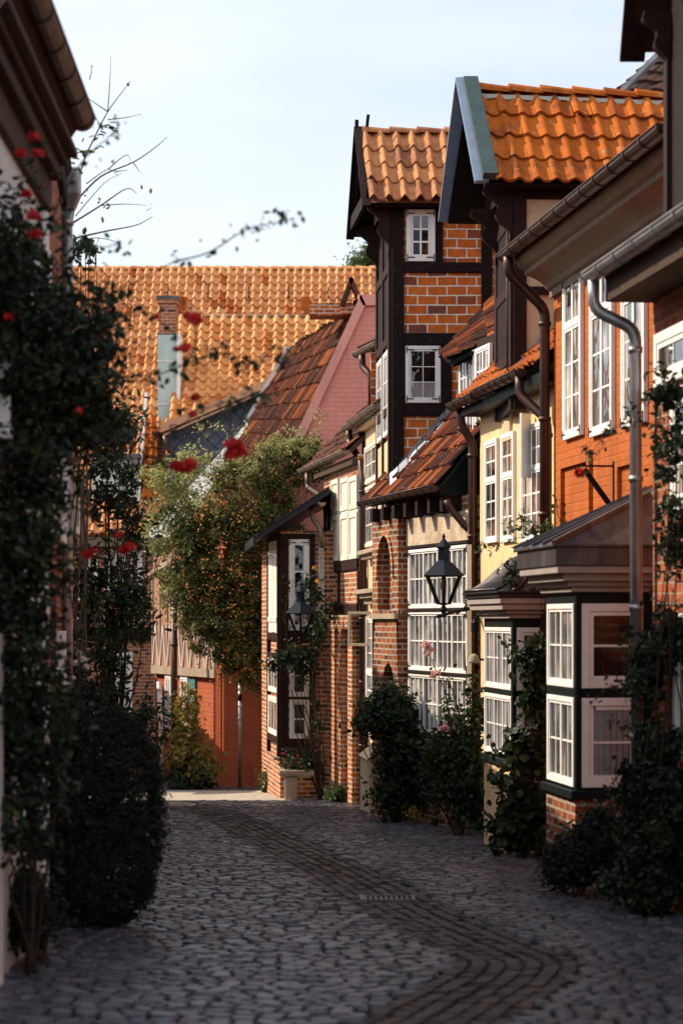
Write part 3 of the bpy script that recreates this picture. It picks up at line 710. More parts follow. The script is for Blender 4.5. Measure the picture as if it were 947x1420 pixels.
Fb=Facade((2.157,20.0),(2.0,21.15))
bay(T,Fb,1.05,-1.3,[(.145,.985),(1.065,1.86)],M['brick_dark'],'timber_green',.62,M['zinc_dark'],.17,
    dict(sash=2,cols=2,rows=2,fw=.05,bar=.016),dict(s0=.06,s1=.64,fw=.075,cols=1,rows=2,bar=.022,curt=(True,False)),cornmat='cornice_grey')
# ================================================================== nearest brick house on the right
F0=Facade((3.45,12.0),(2.66,18.5))
T=Thing('brick_house','near brick house at the right edge with zinc gutter and black timber dormer','house',(3.0,16,gz(16)))
mb=MB(); mb.fbox(F0,-4,F0.L,-1.6,4.62,-6,0); T.part('wall',mb,M['brick_near'])
E0=F0.P(-4,4.69,.42); E1=F0.P(F0.L+.12,4.69,.42); R0=F0.P(-4,4.69+2.0,-3.6); R1=F0.P(F0.L+.12,4.69+2.0,-3.6)
mb=MB(); tiles(mb,E0,E1,R1,R0,.22,.33,.045,.04); rf=T.part('roof',mb,M['tile_brown'])
mb=MB(); slab(mb,E0,E1,R1,R0,.03,.09); mb.prism([F0.P(F0.L,4.5,0),F0.P(F0.L,6.5,-3.6),F0.P(F0.L,4.5,-6)],F0.t*-.1); mb.fbox(F0,-4,F0.L+.05,4.42,4.60,-.05,.40); T.part('roof_deck',mb,M['soffit'],rf)
gt=MB(); gutter(gt,F0.P(-4,4.68,.50),F0.P(F0.L+.18,4.68,.50),.085,.6); T.part('gutter',gt,M['zinc'])
mb=MB(); s=F0.L+.08; pipe(mb,[F0.P(s,4.64,.50),F0.P(s,4.36,.50),F0.P(s-.1,4.18,.16),F0.P(s-.1,-.75,.14)],.053); T.part('downpipe',mb,M['zinc'])
for (u0,u1,v0,v1,r) in ((908,960,452,528,1),(931,985,530,705,3),):
    a,b,z0,z1=F0.rect(u0,u1,v0,v1,.03); window(T,F0,a,b,z0,z1,cols=2,rows=r,fw=.09,sash=1,d=.0,depth=.05)
a,b,z0,z1=F0.rect(935,1010,850,1060,.03); window(T,F0,a,b,z0,z1,cols=2,rows=3,fw=.09,sash=1,depth=.05)
mb=MB(); mb.fbox(F0,a-.1,b+.1,z0-.06,z0,0,.09); T.part('sill',mb,M['brick_dark'])
dm=MB(); dm.box(2.60,4.2,15.6,17.2,4.75,6.75); D=T.part('dormer',dm,M['timber'])
for q in ((17.05,17.23),(15.55,15.7)):
    mb=MB(); mb.box(2.56,2.60,q[0],q[1],4.8,6.5); T.part('corner_post',mb,M['timber_brown'],D)
mb=MB(); apx=V(2.36,16.4,7.9); 
for yy in (15.2,17.6):
    mb.bar(apx,(2.36,yy,6.25),.05,.20,up=(1,0,0))
T.part('bargeboard',mb,M['timber_brown'],D)
mb=MB()
for yy in (15.2,17.6): slab(mb,(2.36,yy,6.35),(5,yy,6.35),(5,16.4,7.95),(2.36,16.4,7.95),0,.08)
T.part('dormer_roof',mb,M['tile_brown'],D)
for yy in (17.1,15.7):
    mb=MB(); scroll_bracket(mb,(2.60,yy,6.5),(-1,0,0),.5,.22,.12,(0,1,0)); T.part('scroll_bracket',mb,M['timber_brown'],D)
# ================================================================== dark roof behind
T=Thing('rear_house','tall dark tiled roof rising behind the green-edged dormer','house',(7,32,gz(32)))
mb=MB(); mb.box(5.2,11,30.5,38,-1.6,6.5); T.part('wall',mb,M['brick_far'])
E0,E1,R1,R0=V(4.6,29.2,5.6),V(12,29.2,5.6),V(12,32.5,11.3),V(6.2,32.5,11.3)
a=pt(843,126,30.6); b=pt(935,50,32.6)
a=pt(836,136,30.6); b=pt(948,40,32.8); mb=MB(); tiles(mb,a+V(-.9,-.7,-1.0),V(12,29.9,a.z-1.0),V(12,32.8,b.z),b,.25,.3,.03,.05,4,jit=.02)
tiles(mb,V(12,35.8,a.z-1.0),V(a.x-.9,35.8,a.z-1.0),b,V(12,32.8,b.z),.25,.3,.03,.05,4)
rf=T.part('roof',mb,M['tile_dark'])
mb=MB(); mb.bar(V(a.x-.1,30.0,a.z-.35),V(b.x+.2,32.0,b.z+.12),.12,.05); T.part('roof_ladder',mb,M['zinc_dark'],rf)
# ================================================================== yellow house with the hoist dormer
F2=Facade((2.57,25.1),(1.88,29.4))
T=Thing('yellow_house','yellow plastered house with curved-roof bay and green-edged hoist dormer','house',(2.2,27,gz(27)))
mb=MB(); mb.fbox(F2,0,F2.L,-1.8,4.62,-6,0); T.part('wall',mb,M['yellow_plaster'])
mb=MB(); mb.fbox(F2,2.5,2.9,4.0,4.6,.0,.04); T.part('repaired_patch',mb,M['cream_plaster'])
E0=F2.P(0,4.69,.28); E1=F2.P(F2.L+.1,4.69,.28); R0=F2.P(0,4.69+3.4,-3.3); R1=F2.P(F2.L+.1,4.69+3.4,-3.3)
mb=MB(); tiles(mb,E0,E1,R1,R0,.22,.33,.06,.04); rf=T.part('roof',mb,M['tile_red_orange'])
mb=MB(); slab(mb,E0,E1,R1,R0,.03,.1); mb.fbox(F2,0,F2.L,4.46,4.58,-.05,.26); mb.prism([F2.P(F2.L,4.5,0),F2.P(F2.L,7.8,-3.3),F2.P(F2.L,4.5,-6)],F2.t*-.1)
mb.prism([F2.P(0.05,4.5,0),F2.P(0.05,7.8,-3.3),F2.P(0.05,4.5,-6)],F2.t*.1); T.part('roof_deck',mb,M['timber_green'],rf)
sA=F2.s(725,.34); sB=F2.s(664,.34); sC=F2.s(686,.34)
gt=MB(); gutter(gt,F2.P(sA,4.66,.36),F2.P(sB,4.66,.36),.08,.35); T.part('gutter',gt,M['copper'])
gt=MB(); gutter(gt,F2.P(sB+.1,4.63,.36),F2.P(F2.s(628,.34),4.63,.36),.08,.35); T.part('gutter',gt,M['copper'])
mb=MB(); pipe(mb,[F2.P(sA+.1,4.6,.36),F2.P(sA+.1,4.38,.36),F2.P(.35,4.05,.10),F2.P(.35,-1.0,.10)],.055); T.part('downpipe',mb,M['copper'])
x0=pt(642,570,29.3)
mb=MB(); pipe(mb,[pt(637,566,29.5),pt(640,590,29.5),pt(655,614,29.5),pt(655,1120,29.5)],.06); dp=T.part('downpipe',mb,M['copper'])
mb=MB(); pipe(mb,[pt(619,693,29.6),pt(625,706,29.6),pt(640,724,29.55),pt(653,738,29.52)],.05,False); T.part('branch_pipe',mb,M['copper'],dp)
for (u0,u1,v0,v1) in ((672,689,610,753),(695,712,600,752),(722,752,588,750)):
    a,b,z0,z1=F2.rect(u0,u1,v0,v1,.03); window(T,F2,a,b,z0,z1,cols=2,rows=(3,2),rails=(.62,),sash=2 if u1-u0>20 else 1,fw=.06,bar=.022,depth=.045)
a=F2.s(737,.03); z=F2.z(740,664); mb=MB()
mb.bar(F2.P(a,z+.40,.05),F2.P(a-.12,z+.40,.20),.03,.78); T.part('open_shutter',mb,M['white'])
Fy=Facade((1.97,25.0),(1.75,26.6))
bay(T,Fy,.75,-1.5,[(.09,.82),(.88,1.62)],M['yellow_plaster'],'timber_green',.42,M['bell_metal'],.05,
    dict(sash=3,cols=3,rows=2,fw=.045,bar=.015),dict(s0=.05,s1=.42,fw=.06,cols=1,rows=2,bar=.02,curt=(.5,.7)),curved=True,cornmat='cornice_grey',lip=.2)
# hoist dormer
FD=Facade((2.12,26.7),(5.2,26.9)); FDf=Facade((2.12,26.7),(2.04,28.4))
dm=MB(); dm.prism([(2.14,26.72,4.4),(5.2,26.92,4.4),(5.2,28.4,4.4),(2.06,28.4,4.4)],(0,0,2.75)); D=T.part('dormer',dm,M['cream_plaster'])
mb=MB(); zt=7.12
mb.fbox(FD,-.0,.16,4.3,zt,-.06,.03); mb.fbox(FD,.16,3.0,zt-.22,zt,-.05,.03); mb.fbox(FD,.16,3,5.72,5.82,-.05,.025); mb.fbox(FD,1.0,1.12,4.4,zt,-.05,.028)
mb.fbox(FDf,.0,.17,4.3,zt,-.05,.04); mb.fbox(FDf,1.5,1.7,4.3,zt,-.05,.04)
for z in (4.9,5.75,6.6): mb.fbox(FDf,.17,1.5,z,z+.14,-.05,.035)
T.part('timber_frame',mb,M['timber_brown'],D,bevel=.008)
mb=MB(); mb.fbox(FDf,.17,1.5,4.3,zt,-.04,.02); T.part('hoist_door',mb,M['timber'],D)
xf=lambda y: 1.73-.127*(y-26.4)
ea,eb,ef=V(xf(26.3),26.3,7.05),V(6.2,26.55,7.05),V(xf(28.9),28.9,7.05); rg,rh=V(xf(27.6),27.6,8.55),V(6.2,27.85,8.55)
mb=MB(); dg,dh=V(0,0,-.12),V(0,0,-.24)
tiles(mb,ea+V(.12,0,0),eb,rh+dh,rg+dg+V(.12,0,0),.235,.46,.055,.045,8,sag=.03); tiles(mb,V(6.2,29.2,7.05),ef+V(.1,0,0),rg+dg+V(.1,0,0),rh+dh,.235,.46,.055,.045,6)
r=T.part('dormer_roof',mb,M['tile_orange'],D)
mb=MB(); ridgecaps(mb,rg+dg+V(.14,0,.05),rh+dh+V(0,0,.05),.11,.42); T.part('ridge_tile',mb,M['tile_orange'],D)
mb=MB()
vs=[]; n_=110
for k in range(n_+1):
    p=(rg+dg).lerp(rh+dh,(k+.3)/(n_+2))+V(.1,-.11,-.035); w=.035+.03*abs(math.sin(k*.46))+random.uniform(0,.008)
    vs+=[p,p+V(0,-.03,-w),p+V(0,.05,-w-.02),p+V(0,.06,0)]
mb.add(vs,[(4*k+a,4*k+(a+1)%4,4*k+4+(a+1)%4,4*k+4+a) for k in range(n_) for a in range(4)])
T.part('ridge_mortar',mb,M['grout'],D)
mb=MB(); slab(mb,ea,eb,rh+dh,rg+dg,.04,.10); slab(mb,ef,V(6.2,29.2,7.05),rh+dh,rg+dg,.04,.10); T.part('roof_deck',mb,M['timber_green'],D)
mb=MB(); nn=(eb-ea).cross(rg-ea).normalized(); nn=nn if nn.z>0 else -nn
mb.hexa([ea+nn*.0-V(.03,0,0),ea+V(.15,0,0),rg+V(.15,0,0),rg-V(.03,0,0),ea+nn*.11-V(.03,0,0),ea+V(.15,0,0)+nn*.11,rg+V(.15,0,0)+nn*.11,rg-V(.03,0,0)+nn*.11]); T.part('verge_flashing',mb,M['green_metal'],D)
mb=MB()
for p in (ea,ef): mb.bar(p+V(-.04,0,-.02),rg+V(-.04,0,.06),.05,.17,up=(1,0,0))
T.part('bargeboard',mb,M['blue_board'],D)
mb=MB(); mb.add([ea+V(.45,.1,0),ef+V(.45,-.1,0),rg+V(.45,0,-.08)],[(0,1,2)]); T.part('gable_boards',mb,M['timber'],D)
for yy in (26.74,28.2):
    mb=MB(); scroll_bracket(mb,(2.12-(yy-26.7)*.047,yy,7.05),(-1,0,0),.72,.36,.12,(0,1,0)); T.part('scroll_bracket',mb,M['timber_brown'],D)
mb=MB(); p=pt(703,320,26.6); q=pt(703,540,26.6); mb.tube([p,q],.012,6); T.part('lightning_rod',mb,M['copper'],D)
mb=MB(); a=F2.P(0,0); 
p0=V(2.20,26.64,4.86); p1=V(3.6,26.74,6.15); mb.bar(p0,p1,.07,.14,up=(0,-1,0)); mb.bar(p0+V(0,-.07,-.07),p1+V(0,-.07,-.07),.05,.05); T.part('lead_flashing',mb,M['lead'],D)
# ================================================================== half-timbered tower house
F3=Facade((1.75,29.5),(.62,33.5))
T=Thing('tower_house','half-timbered tall narrow hoist tower above a dark brick house with gothic niches','house',(1.5,31.5,gz(31.5)))
mb=MB(); mb.fbox(F3,0,F3.L,-1.9,3.42,-5,0); T.part('wall',mb,M['brick_dark'])
E0,E1=V(1.35,29.75,3.55),V(.38,33.9,3.55); bk=-F3.n; R0=E0+bk*2.6+V(0,0,3.1); R1=E1+bk*2.6+V(0,0,3.1)
mb=MB(); tiles(mb,E0,E1,R1,R0,.18,.36,.065,.045,6,jit=.016); rf=T.part('roof',mb,M['tile_red'])
mb=MB(); slab(mb,E0,E1,R1,R0,.02,.12)
mb.add([E0+V(0,.02,-.12),E0+bk*2.6+V(0,.02,-.12),R0+V(0,.02,-.08)],[(0,1,2)]); mb.add([E0+V(0,-.01,-.12),E0+bk*1.2+V(0,-.01,-.14),E0+bk*1.2+V(0,-.01,1.35),E0+V(0,-.01,-.02)],[(0,1,2,3)])
mb.bar(E0+V(0,0,-.03),R0+V(0,0,-.03),.04,.20,up=(0,-1,0)); mb.bar(E1+V(-.02,0,-.03),R1+V(-.02,0,-.03),.06,.18,up=(0,-1,0)); T.part('roof_deck',mb,M['timber_green'],rf)
for k in range(7):
    mb=MB(); s=.35+k*.56; mb.fbox(F3,s,s+.12,3.2,3.40,-.05,.28); T.part('rafter_end',mb,M['timber'])
gt=MB(); gutter(gt,E0+F3.n*.07+V(0,0,0),E1+F3.n*.07,.075,.42); T.part('gutter',gt,M['copper'])
mb=MB(); 
p0=pt(540,684,32.93); p1=pt(655,552,32.93)
mb.hexa([p0+V(0,0,-.05),p1+V(0,0,-.05),p1+V(0,.06,-.05),p0+V(0,.06,-.05),p0+V(0,0,.12),p1+V(0,0,.12),p1+V(0,.06,.12),p0+V(0,.06,.12)])
n=9
for k in range(n):
    a=p0.lerp(p1,k/n); b=p0.lerp(p1,(k+.9)/n); o=random.uniform(-.02,.02)
    mb.hexa([a+V(0,-.34+o,.02),b+V(0,-.34+o,.02),b+V(0,.05,.06),a+V(0,.05,.06),a+V(0,-.34+o,.05),b+V(0,-.34+o,.05),b+V(0,.05,.30),a+V(0,.05,.30)])
T.part('lead_flashing',mb,M['lead'],rf)
mb=MB(); a=F3.s(560); b=F3.s(652); mb.fbox(F3,min(a,b),max(a,b),2.77,3.2,0,.035); T.part('plaster_patch',mb,M['old_plaster'])
a,b,z0,z1=F3.rect(567,649,757,1022,.05)
for i in range(3):
    q0=z0+(z1-z0)*i/3+.02; q1=z0+(z1-z0)*(i+1)/3-.02
    window(T,F3,a,b,q0,q1,cols=3,rows=2,sash=4,fw=.045,bar=.02,d=.0,depth=.07,hinge=True)
mb=MB(); mb.fbox(F3,a-.05,b+.05,z0-.08,z0,0,.12)
for i in (1,2): mb.fbox(F3,a,b,z0+(z1-z0)*i/3-.018,z0+(z1-z0)*i/3+.018,0,.09)
mb.fbox(F3,a-.04,b+.04,z1,z1+.04,0,.08); T.part('window_beam',mb,M['timber'])
# niches: two pointed openings between brick piers
s0,s1=sorted((F3.s(566,.0),F3.s(530,.0))); c=(s0+s1)/2; w=s1-s0
mb=MB(); arch_slab(mb,F3,s0,s1,1.75,3.40,c,w*.56,1.85,2.35,2.98,0,.16)
arch_slab(mb,F3,s0,s1,-1.7,1.75,c-.12*w,w*.50,-1.6,.55,1.05,0,.16,False); T.part('niche_arch',mb,M['brick_dark'])
mb=MB(); A=arch_pts(c,w*.56,2.35,2.98,10); 
for i in range(len(A)-1):
    (x0_,z0_),(x1_,z1_)=A[i],A[i+1]; k=1.22
    vs=[F3.P(x,z,d) for d in (.12,.185) for (x,z) in ((x0_,z0_),(x1_,z1_),(c+(x1_-c)*k,2.35+(z1_-2.35)*1.12),(c+(x0_-c)*k,2.35+(z0_-2.35)*1.12))]; mb.add(vs,[(4,5,6,7),(0,1,5,4),(3,2,6,7)])
T.part('arch_moulding',mb,M['brick_red'])
mb=MB(); mb.fbox(F3,s0,s1,1.72,1.80,0,.22); T.part('niche_sill',mb,M['stone'])
# tower
FT=Facade((.765,33.0),(3.4,33.05)); FTf=Facade((.765,33.0),(.60,35.3))
tm=MB(); tm.prism([(.78,33.02,3.3),(3.4,33.07,3.3),(3.4,35.2,3.3),(.62,35.2,3.3)],(0,0,4.75)); D=T.part('tower',tm,M['brick_orange'])
def tz(v): return FT.z(600,v)
def ts(u): return FT.s(u)
mb=MB()
def tb(u0,u1,v0,v1,d=.035,j=0):
    a,b=sorted((ts(u0),ts(u1))); z0,z1=tz(v1),tz(v0); mb.fbox(FT,a,b,z0,z1,-.04,d)
tb(543,560,282,694,.045); tb(604,614,290,364,.032); tb(667,682,290,500,.034); tb(560,760,278,291,.040); tb(560,682,364,378,.038)
tb(560,760,462,479,.040); tb(553,561.5,479,560,.03); tb(612,626,479,565,.036); tb(560,640,560,577,.04)
T.part('timber_frame',mb,M['timber'],D,bevel=.012)
mb=MB(); zT=tz(278)
for (a,b) in ((0,.16),(1.05,1.2),(2.15,2.306)): mb.fbox(FTf,a,b,3.4,zT,-.03,.05)
for v in (278,363,462,560): z=tz(v); mb.fbox(FTf,.16,2.15,z-.14,z,-.03,.045)
T.part('timber_frame',mb,M['timber_brown'],D,bevel=.01)
mb=MB(); mb.fbox(FTf,.16,2.15,tz(462),zT-.14,-.03,.02); T.part('hoist_door',mb,M['timber'],D)
for (v0,v1) in ((482,600),(380,455)):
    z0,z1=tz(v1),tz(v0)
    for (a,b) in ((.19,1.02),(1.23,2.12)):
        if v0==482: window(T,FTf,a,b,z0,z1,cols=2,rows=3,fw=.05,bar=.02,d=.0,depth=.05,parent=D,name='window_frame')
mb=MB(); mb.fbox(FTf,.16,2.15,3.4,tz(608),-.02,.02); T.part('plaster_panel',mb,M['cream_plaster'],D)
a,b,z0,z1=ts(563),ts(603),tz(363),tz(291); window(T,FT,a,b,z0,z1,cols=2,rows=3,fw=.07,bar=.028,d=.0,depth=.05,real=True,parent=D,name='window_frame',hinge=True)
a,b,z0,z1=ts(562),ts(610.5),tz(559),tz(480); window(T,FT,a,b,z0,z1,cols=2,rows=3,fw=.055,bar=.012,d=.0,depth=.05,real=True,curtain=.35,parent=D,name='window_frame',hinge=True)
xf=lambda y: .41-.085*(y-32.7)
ea,eb,ef=V(xf(32.62),32.62,8.04),V(4.2,32.7,8.04),V(xf(35.4),35.4,8.04); rg,rh=V(xf(34.0),34.0,9.34),V(4.2,34.08,9.34)
mb=MB(); tiles(mb,ea,eb,rh,rg,.238,.48,.105,.04,10,jit=.01,sag=.025); tiles(mb,V(4.2,35.5,8.04),ef,rg,rh,.238,.48,.07,.05,6)
T.part('tower_roof',mb,M['tile_tower'],D)
mb=MB(); ridgecaps(mb,rg+V(.02,0,.05),rh+V(0,0,.05),.10,.42); T.part('ridge_tile',mb,M['tile_tower'],D)
mb=MB(); slab(mb,ea,eb,rh,rg,.07,.12); slab(mb,ef,V(4.2,35.5,8.04),rh,rg,.07,.12); T.part('roof_deck',mb,M['timber'],D)
mb=MB()
for p in (ea,ef): mb.bar(p+V(-.04,0,-.10),rg+V(-.04,0,.10),.05,.13,up=(1,0,0))
mb.bar(rg+V(-.06,0,.0),rg+V(-.06,0,.22),.06,.06,up=(0,1,0)); mb.bar(rg+V(.1,-.1,0.1),rg+V(.12,-.1,.28),.05,.05,up=(0,1,0))
mb.bar(ef+V(-.02,-.1,.1),ea+V(-.02,.1,.1),.06,.2); T.part('bargeboard',mb,M['timber'],D)
for yy in (33.05,35.1):
    mb=MB(); scroll_bracket(mb,(.765-(yy-33)*.07,yy,8.08),(-1,0,0),.85,.36,.13,(0,1,0)); T.part('scroll_bracket',mb,M['timber_brown'],D)
mb=MB(); mb.add([ea+V(.3,.1,0),ef+V(.3,-.1,0),rg+V(.3,0,-.1)],[(0,1,2)]); T.part('gable_boards',mb,M['timber'],D)
# lit window dormer between tower and yellow house
FQ=Facade((2.08,29.55),(1.72,31.2))
mb=MB(); mb.fbox(FQ,0,FQ.L,3.3,5.62,-1.4,0); D2=T.part('window_dormer',mb,M['timber_brown'])
z1=FQ.z(668,482); z0=FQ.z(668,548); L_=FQ.L
window(T,FQ,.06,L_*.5-.03,z0,z1,cols=2,rows=2,sash=2,fw=.05,depth=.05,parent=D2,name='window_frame'); window(T,FQ,L_*.5+.03,L_-.04,z0,z1,cols=2,rows=2,sash=2,fw=.05,depth=.05,parent=D2,name='window_frame')
window(T,FQ,.06,L_*.5-.03,z0-.85,z0-.08,cols=2,rows=2,sash=2,fw=.05,depth=.05,parent=D2,name='window_frame'); window(T,FQ,L_*.5+.03,L_-.04,z0-.85,z0-.08,cols=2,rows=2,sash=2,fw=.05,depth=.05,parent=D2,name='window_frame')
a=V(1.44,31.5,5.55); b=V(2.30,31.9,6.55); c_=V(2.95,29.4,6.35); d_=V(1.62,29.75,5.60)
a=pt(611,491,31.5); b=pt(694,398,32.0); c_=pt(700,462,30.2); d_=pt(624,499,30.6)
mb=MB(); tiles(mb,d_,a,b,c_,.18,.3,.04,.04,6,jit=.012); T.part('dormer_roof',mb,M['tile_red'],D2)
mb=MB(); slab(mb,d_,a,b,c_,.02,.12); mb.bar(d_+V(0,0,-.06),c_+V(0,0,-.06),.04,.16,up=(0,-1,0)); mb.bar(a+V(0,0,-.04),b+V(0,0,-.04),.06,.12,up=(0,-1,0)); T.part('roof_deck',mb,M['timber_green'],D2)
# ================================================================== cream house
F4=Facade((.78,34.4),(.36,38.4))
T=Thing('cream_house','narrow cream plastered house with stone portal left of the arched brick niches','house',(.6,36,gz(36)))
mb=MB(); mb.fbox(F4,0,F4.L,-2,5.2,-4,0); T.part('wall',mb,M['cream_plaster'])
G0,G1=V(.582,34.6,5.15),V(.084,38.8,5.15)
Fg=Facade((.582,34.6),(.084,38.8))
mb=MB(); mb.fbox(F4,-.1,F4.L,5.0,5.10,-.1,.13); T.part('eave_soffit',mb,M['cream_plaster'])
E0,E1=V(.65,34.6,5.2),V(.16,38.8,5.2); bk=-Fg.n
mb=MB(); tiles(mb,E0,E1,E1+bk*1.0+V(0,0,.9),E0+bk*1.0+V(0,0,.9),.20,.3,.045,.04); T.part('roof',mb,M['tile_brown'])
gt=MB(); gutter(gt,G0,G1,.08,.42); T.part('gutter',gt,M['gutter_old'])
mb=MB(); pipe(mb,[pt(484,596,38.5),pt(484,612,38.5),pt(500,640,37.7),pt(503,668,37.5),pt(503,1118,37.5)],.06); T.part('downpipe',mb,M['copper'])
for (u0,u1,v0,v1,n_) in ((507,526,615,668,1),(507,526,672,757,2)):
    a,b,z0,z1=F4.rect(u0,u1,v0,v1,.03); window(T,F4,a,b,z0,z1,cols=2,rows=n_+1,sash=2,fw=.06,depth=.06,mat='cream_shut')
mb=MB()
for (v0,v1,d) in ((764,770,.22),(770,776,.15),(818,824,.25),(824,830,.18),(830,838,.10)):
    z0,z1=F4.z(515,v1),F4.z(515,v0); mb.fbox(F4,-.1,F4.L*.7,z0,z1,-.02,d)
T.part('string_moulding',mb,M['stone'],bevel=.01)
a,b,z0,z1=F4.rect(509,524,855,1010,.03); window(T,F4,a,b,z0,z1,cols=2,rows=3,sash=2,rails=(.5,),fw=.07,depth=.06)
mb=MB(); mb.fbox(F4,.0,1.2,-2,F4.z(515,1040),.0,.35); mb.add([F4.P(0,F4.z(515,1040),.38),F4.P(1.25,F4.z(515,1040),.38),F4.P(1.25,F4.z(515,1015),0),F4.P(0,F4.z(515,1015),0)],[(0,1,2,3)]); T.part('portal_pier',mb,M['cream_plaster'],bevel=.01)
# upper dormer with its own gutter
mb=MB(); mb.box(.50,2.0,36.6,38.2,5.2,6.35); D=T.part('dormer',mb,M['brick_orange'])
gt=MB(); gutter(gt,pt(526,474,36.0),pt(494,490,37.4),.075,.35); T.part('gutter',gt,M['gutter_old'],D)
mb=MB(); a=pt(528,470,36.0); b=pt(496,484,37.4); slab(mb,a,b,b+V(1.2,.2,.75),a+V(1.2,.2,.75),-.04,.05); T.part('dormer_roof',mb,M['tile_brown'],D)
mb=MB(); pipe(mb,[pt(502,492,37.0),pt(502,508,37.0),pt(514,520,36.8),pt(516,570,36.8)],.06,False); T.part('downpipe',mb,M['copper'],D)
# ================================================================== brick house with shutters
F5=Facade((.30,37.7),(-.33,41.3))
T=Thing('shuttered_house','orange brick house with tall closed cream shutters above a timber beam','house',(.1,39.5,gz(39.5)))
mb=MB(); mb.fbox(F5,0,F5.L,-2,4.6,-5,0); T.part('wall',mb,M['brick_red'])
G0,G1=V(.085,37.8,4.67),V(-.80,42.9,4.67); Fg=Facade((.085,37.8),(-.80,42.9)); bk=-Fg.n
E0=G0-Fg.n*.06+V(0,0,.03); E1=G1-Fg.n*.06+V(0,0,.03)
mb=MB(); tiles(mb,E0,E1,E1+bk*2.4+V(0,0,2.4),E0+bk*2.4+V(0,0,2.4),.22,.3,.045,.04); rf=T.part('roof',mb,M['tile_brown'])
mb=MB(); mb.fbox(F5,0,F5.L+.5,4.42,4.52,-.3,.12); slab(mb,E0,E1,E1+bk*2.4+V(0,0,2.4),E0+bk*2.4+V(0,0,2.4),.0,.08); T.part('eave_soffit',mb,M['soffit'],rf)
gt=MB(); gutter(gt,G0,G1,.08,.42); T.part('gutter',gt,M['gutter_old'])
mb=MB(); pipe(mb,[pt(427,656,42.0),pt(427,676,42.0),pt(452,692,40.6),pt(453,720,40.4),pt(453,1104,40.2)],.06); T.part('downpipe',mb,M['copper'])
for (u0,u1,v0,v1) in ((460,470,665,778),(473,484,662,777),(485,496,660,775)):
    a,b,z0,z1=F5.rect(u0,u1,v0,v1,.03); mb=MB(); mb.fbox(F5,a,b,z0,z1,0,.035); m=z0+(z1-z0)*.58
    for (q0,q1) in ((z0,m-.03),(m+.03,z1)):
        for (x0_,x1_,y0_,y1_) in ((a,a+.08,q0,q1),(b-.08,b,q0,q1),(a+.08,b-.08,q0,q0+.09),(a+.08,b-.08,q1-.09,q1)): mb.fbox(F5,x0_,x1_,y0_,y1_,.035,.055)
    T.part('shutter',mb,M['cream_shut'],bevel=.004)
mb=MB()
for (v0,v1) in ((778,792),(838,852)): mb.fbox(F5,0,F5.L,F5.z(478,v1),F5.z(478,v0),0,.04)
for u in (471,498): s=F5.s(u); mb.fbox(F5,s-.06,s+.06,F5.z(u,838),F5.z(u,792),0,.035)
T.part('timber_beam',mb,M['timber_brown'],bevel=.01)
for (u0,u1) in ((457.5,460.5),(468,474),(478,483),(493,499)):
    mb=MB(); a,b=sorted((F5.s(u0),F5.s(u1))); mb.fbox(F5,a,b,-2,F5.z(475,862),0,.14); T.part('brick_pier',mb,M['brick_red'])
mb=MB()
mb.fbox(F5,F5.s(499),F5.s(458),F5.z(475,872),F5.z(475,853),0,.15); T.part('brick_lintel',mb,M['brick_red'])
a,b,z0,z1=F5.rect(483.5,492,880,1052,.05); mb=MB(); mb.fbox(F5,a,b,z0,z1,0,.07)
for q in (.02,.36,.68): mb.fbox(F5,a+.1,b-.1,z0+(z1-z0)*q+.06,z0+(z1-z0)*(q+.3),.07,.085)
T.part('door',mb,M['white'])
FO=Facade(pt(514,0,37.0)[:2],pt(484,0,37.3)[:2]); a,b,z0,z1=FO.rect(484,514,848,896)
fr=MB()
for (s0,s1,q0,q1) in ((a,a+.05,z0,z1),(b-.05,b,z0,z1),(a+.05,b-.05,z0,z0+.05),(a+.05,b-.05,z1-.05,z1)): fr.fbox(FO,s0,s1,q0,q1,0,.04)
f=T.part('open_casement',fr,M['stone'],bevel=.004)
mb=MB(); mb.fbox(FO,a+.05,b-.05,z0+.05,z1-.05,.015,.02); T.part('pane',mb,M['clear'],f)
mb=MB(); mb.bar(FO.P(a,z1-.1,.02),F4.P(.9,z1-.1,0),.02,.02); mb.bar(FO.P(a,z0+.1,.02),F4.P(.9,z0+.1,0),.02,.02); T.part('hinge',mb,M['iron'],f)
# ================================================================== low house with timber bay
FS=Facade((-1.14,40.0),(-1.42,42.0)); FC=Facade((-1.14,40.0),(-.15,40.0))
T=Thing('timber_bay_house','low brick house with dark timber bay and peeling white shutters','house',(-.8,41,gz(41)))
mb=MB(); mb.prism([(-1.13,40.01,-2),(.6,40.01,-2),(.6,43.5,-2),(-1.6,43.5,-2)],(0,0,5.35)); T.part('wall',mb,M['brick_red'])
zc=lambda v: CZ+(HV-v)*40/3000
mb=MB()
sc=lambda u: FC.s(u)
def cb_(u0,u1,v0,v1,d=.04): 
    a,b=sorted((sc(u0),sc(u1))); mb.fbox(FC,a,b,zc(v1),zc(v0),-.03,d)
cb_(388.2,399.5,740,1045,.05); cb_(430,437,740,1045,.045); cb_(399.5,430,740,747,.04); cb_(399.5,437,875,889,.03); cb_(399.5,402,888,905,.02); cb_(399.5,430,966,970,.04); cb_(388.2,437,1024,1050,.055); cb_(399.5,437,896,906,.03)
mb.fbox(FS,.0,.14,zc(1050),zc(740),-.02,.045); mb.fbox(FS,1.75,1.9,zc(1050),zc(740),-.02,.045)
for (v0,v1) in ((878,888),(906,912),(1022,1032),(740,748)): mb.fbox(FS,.14,1.75,zc(v1),zc(v0),-.02,.04)
T.part('timber_frame',mb,M['timber_brown'],bevel=.008)
window(T,FC,sc(401),sc(429),zc(874),zc(748),cols=1,rows=3,sash=1,fw=.07,bar=.03,depth=.05,real=True,hinge=True)
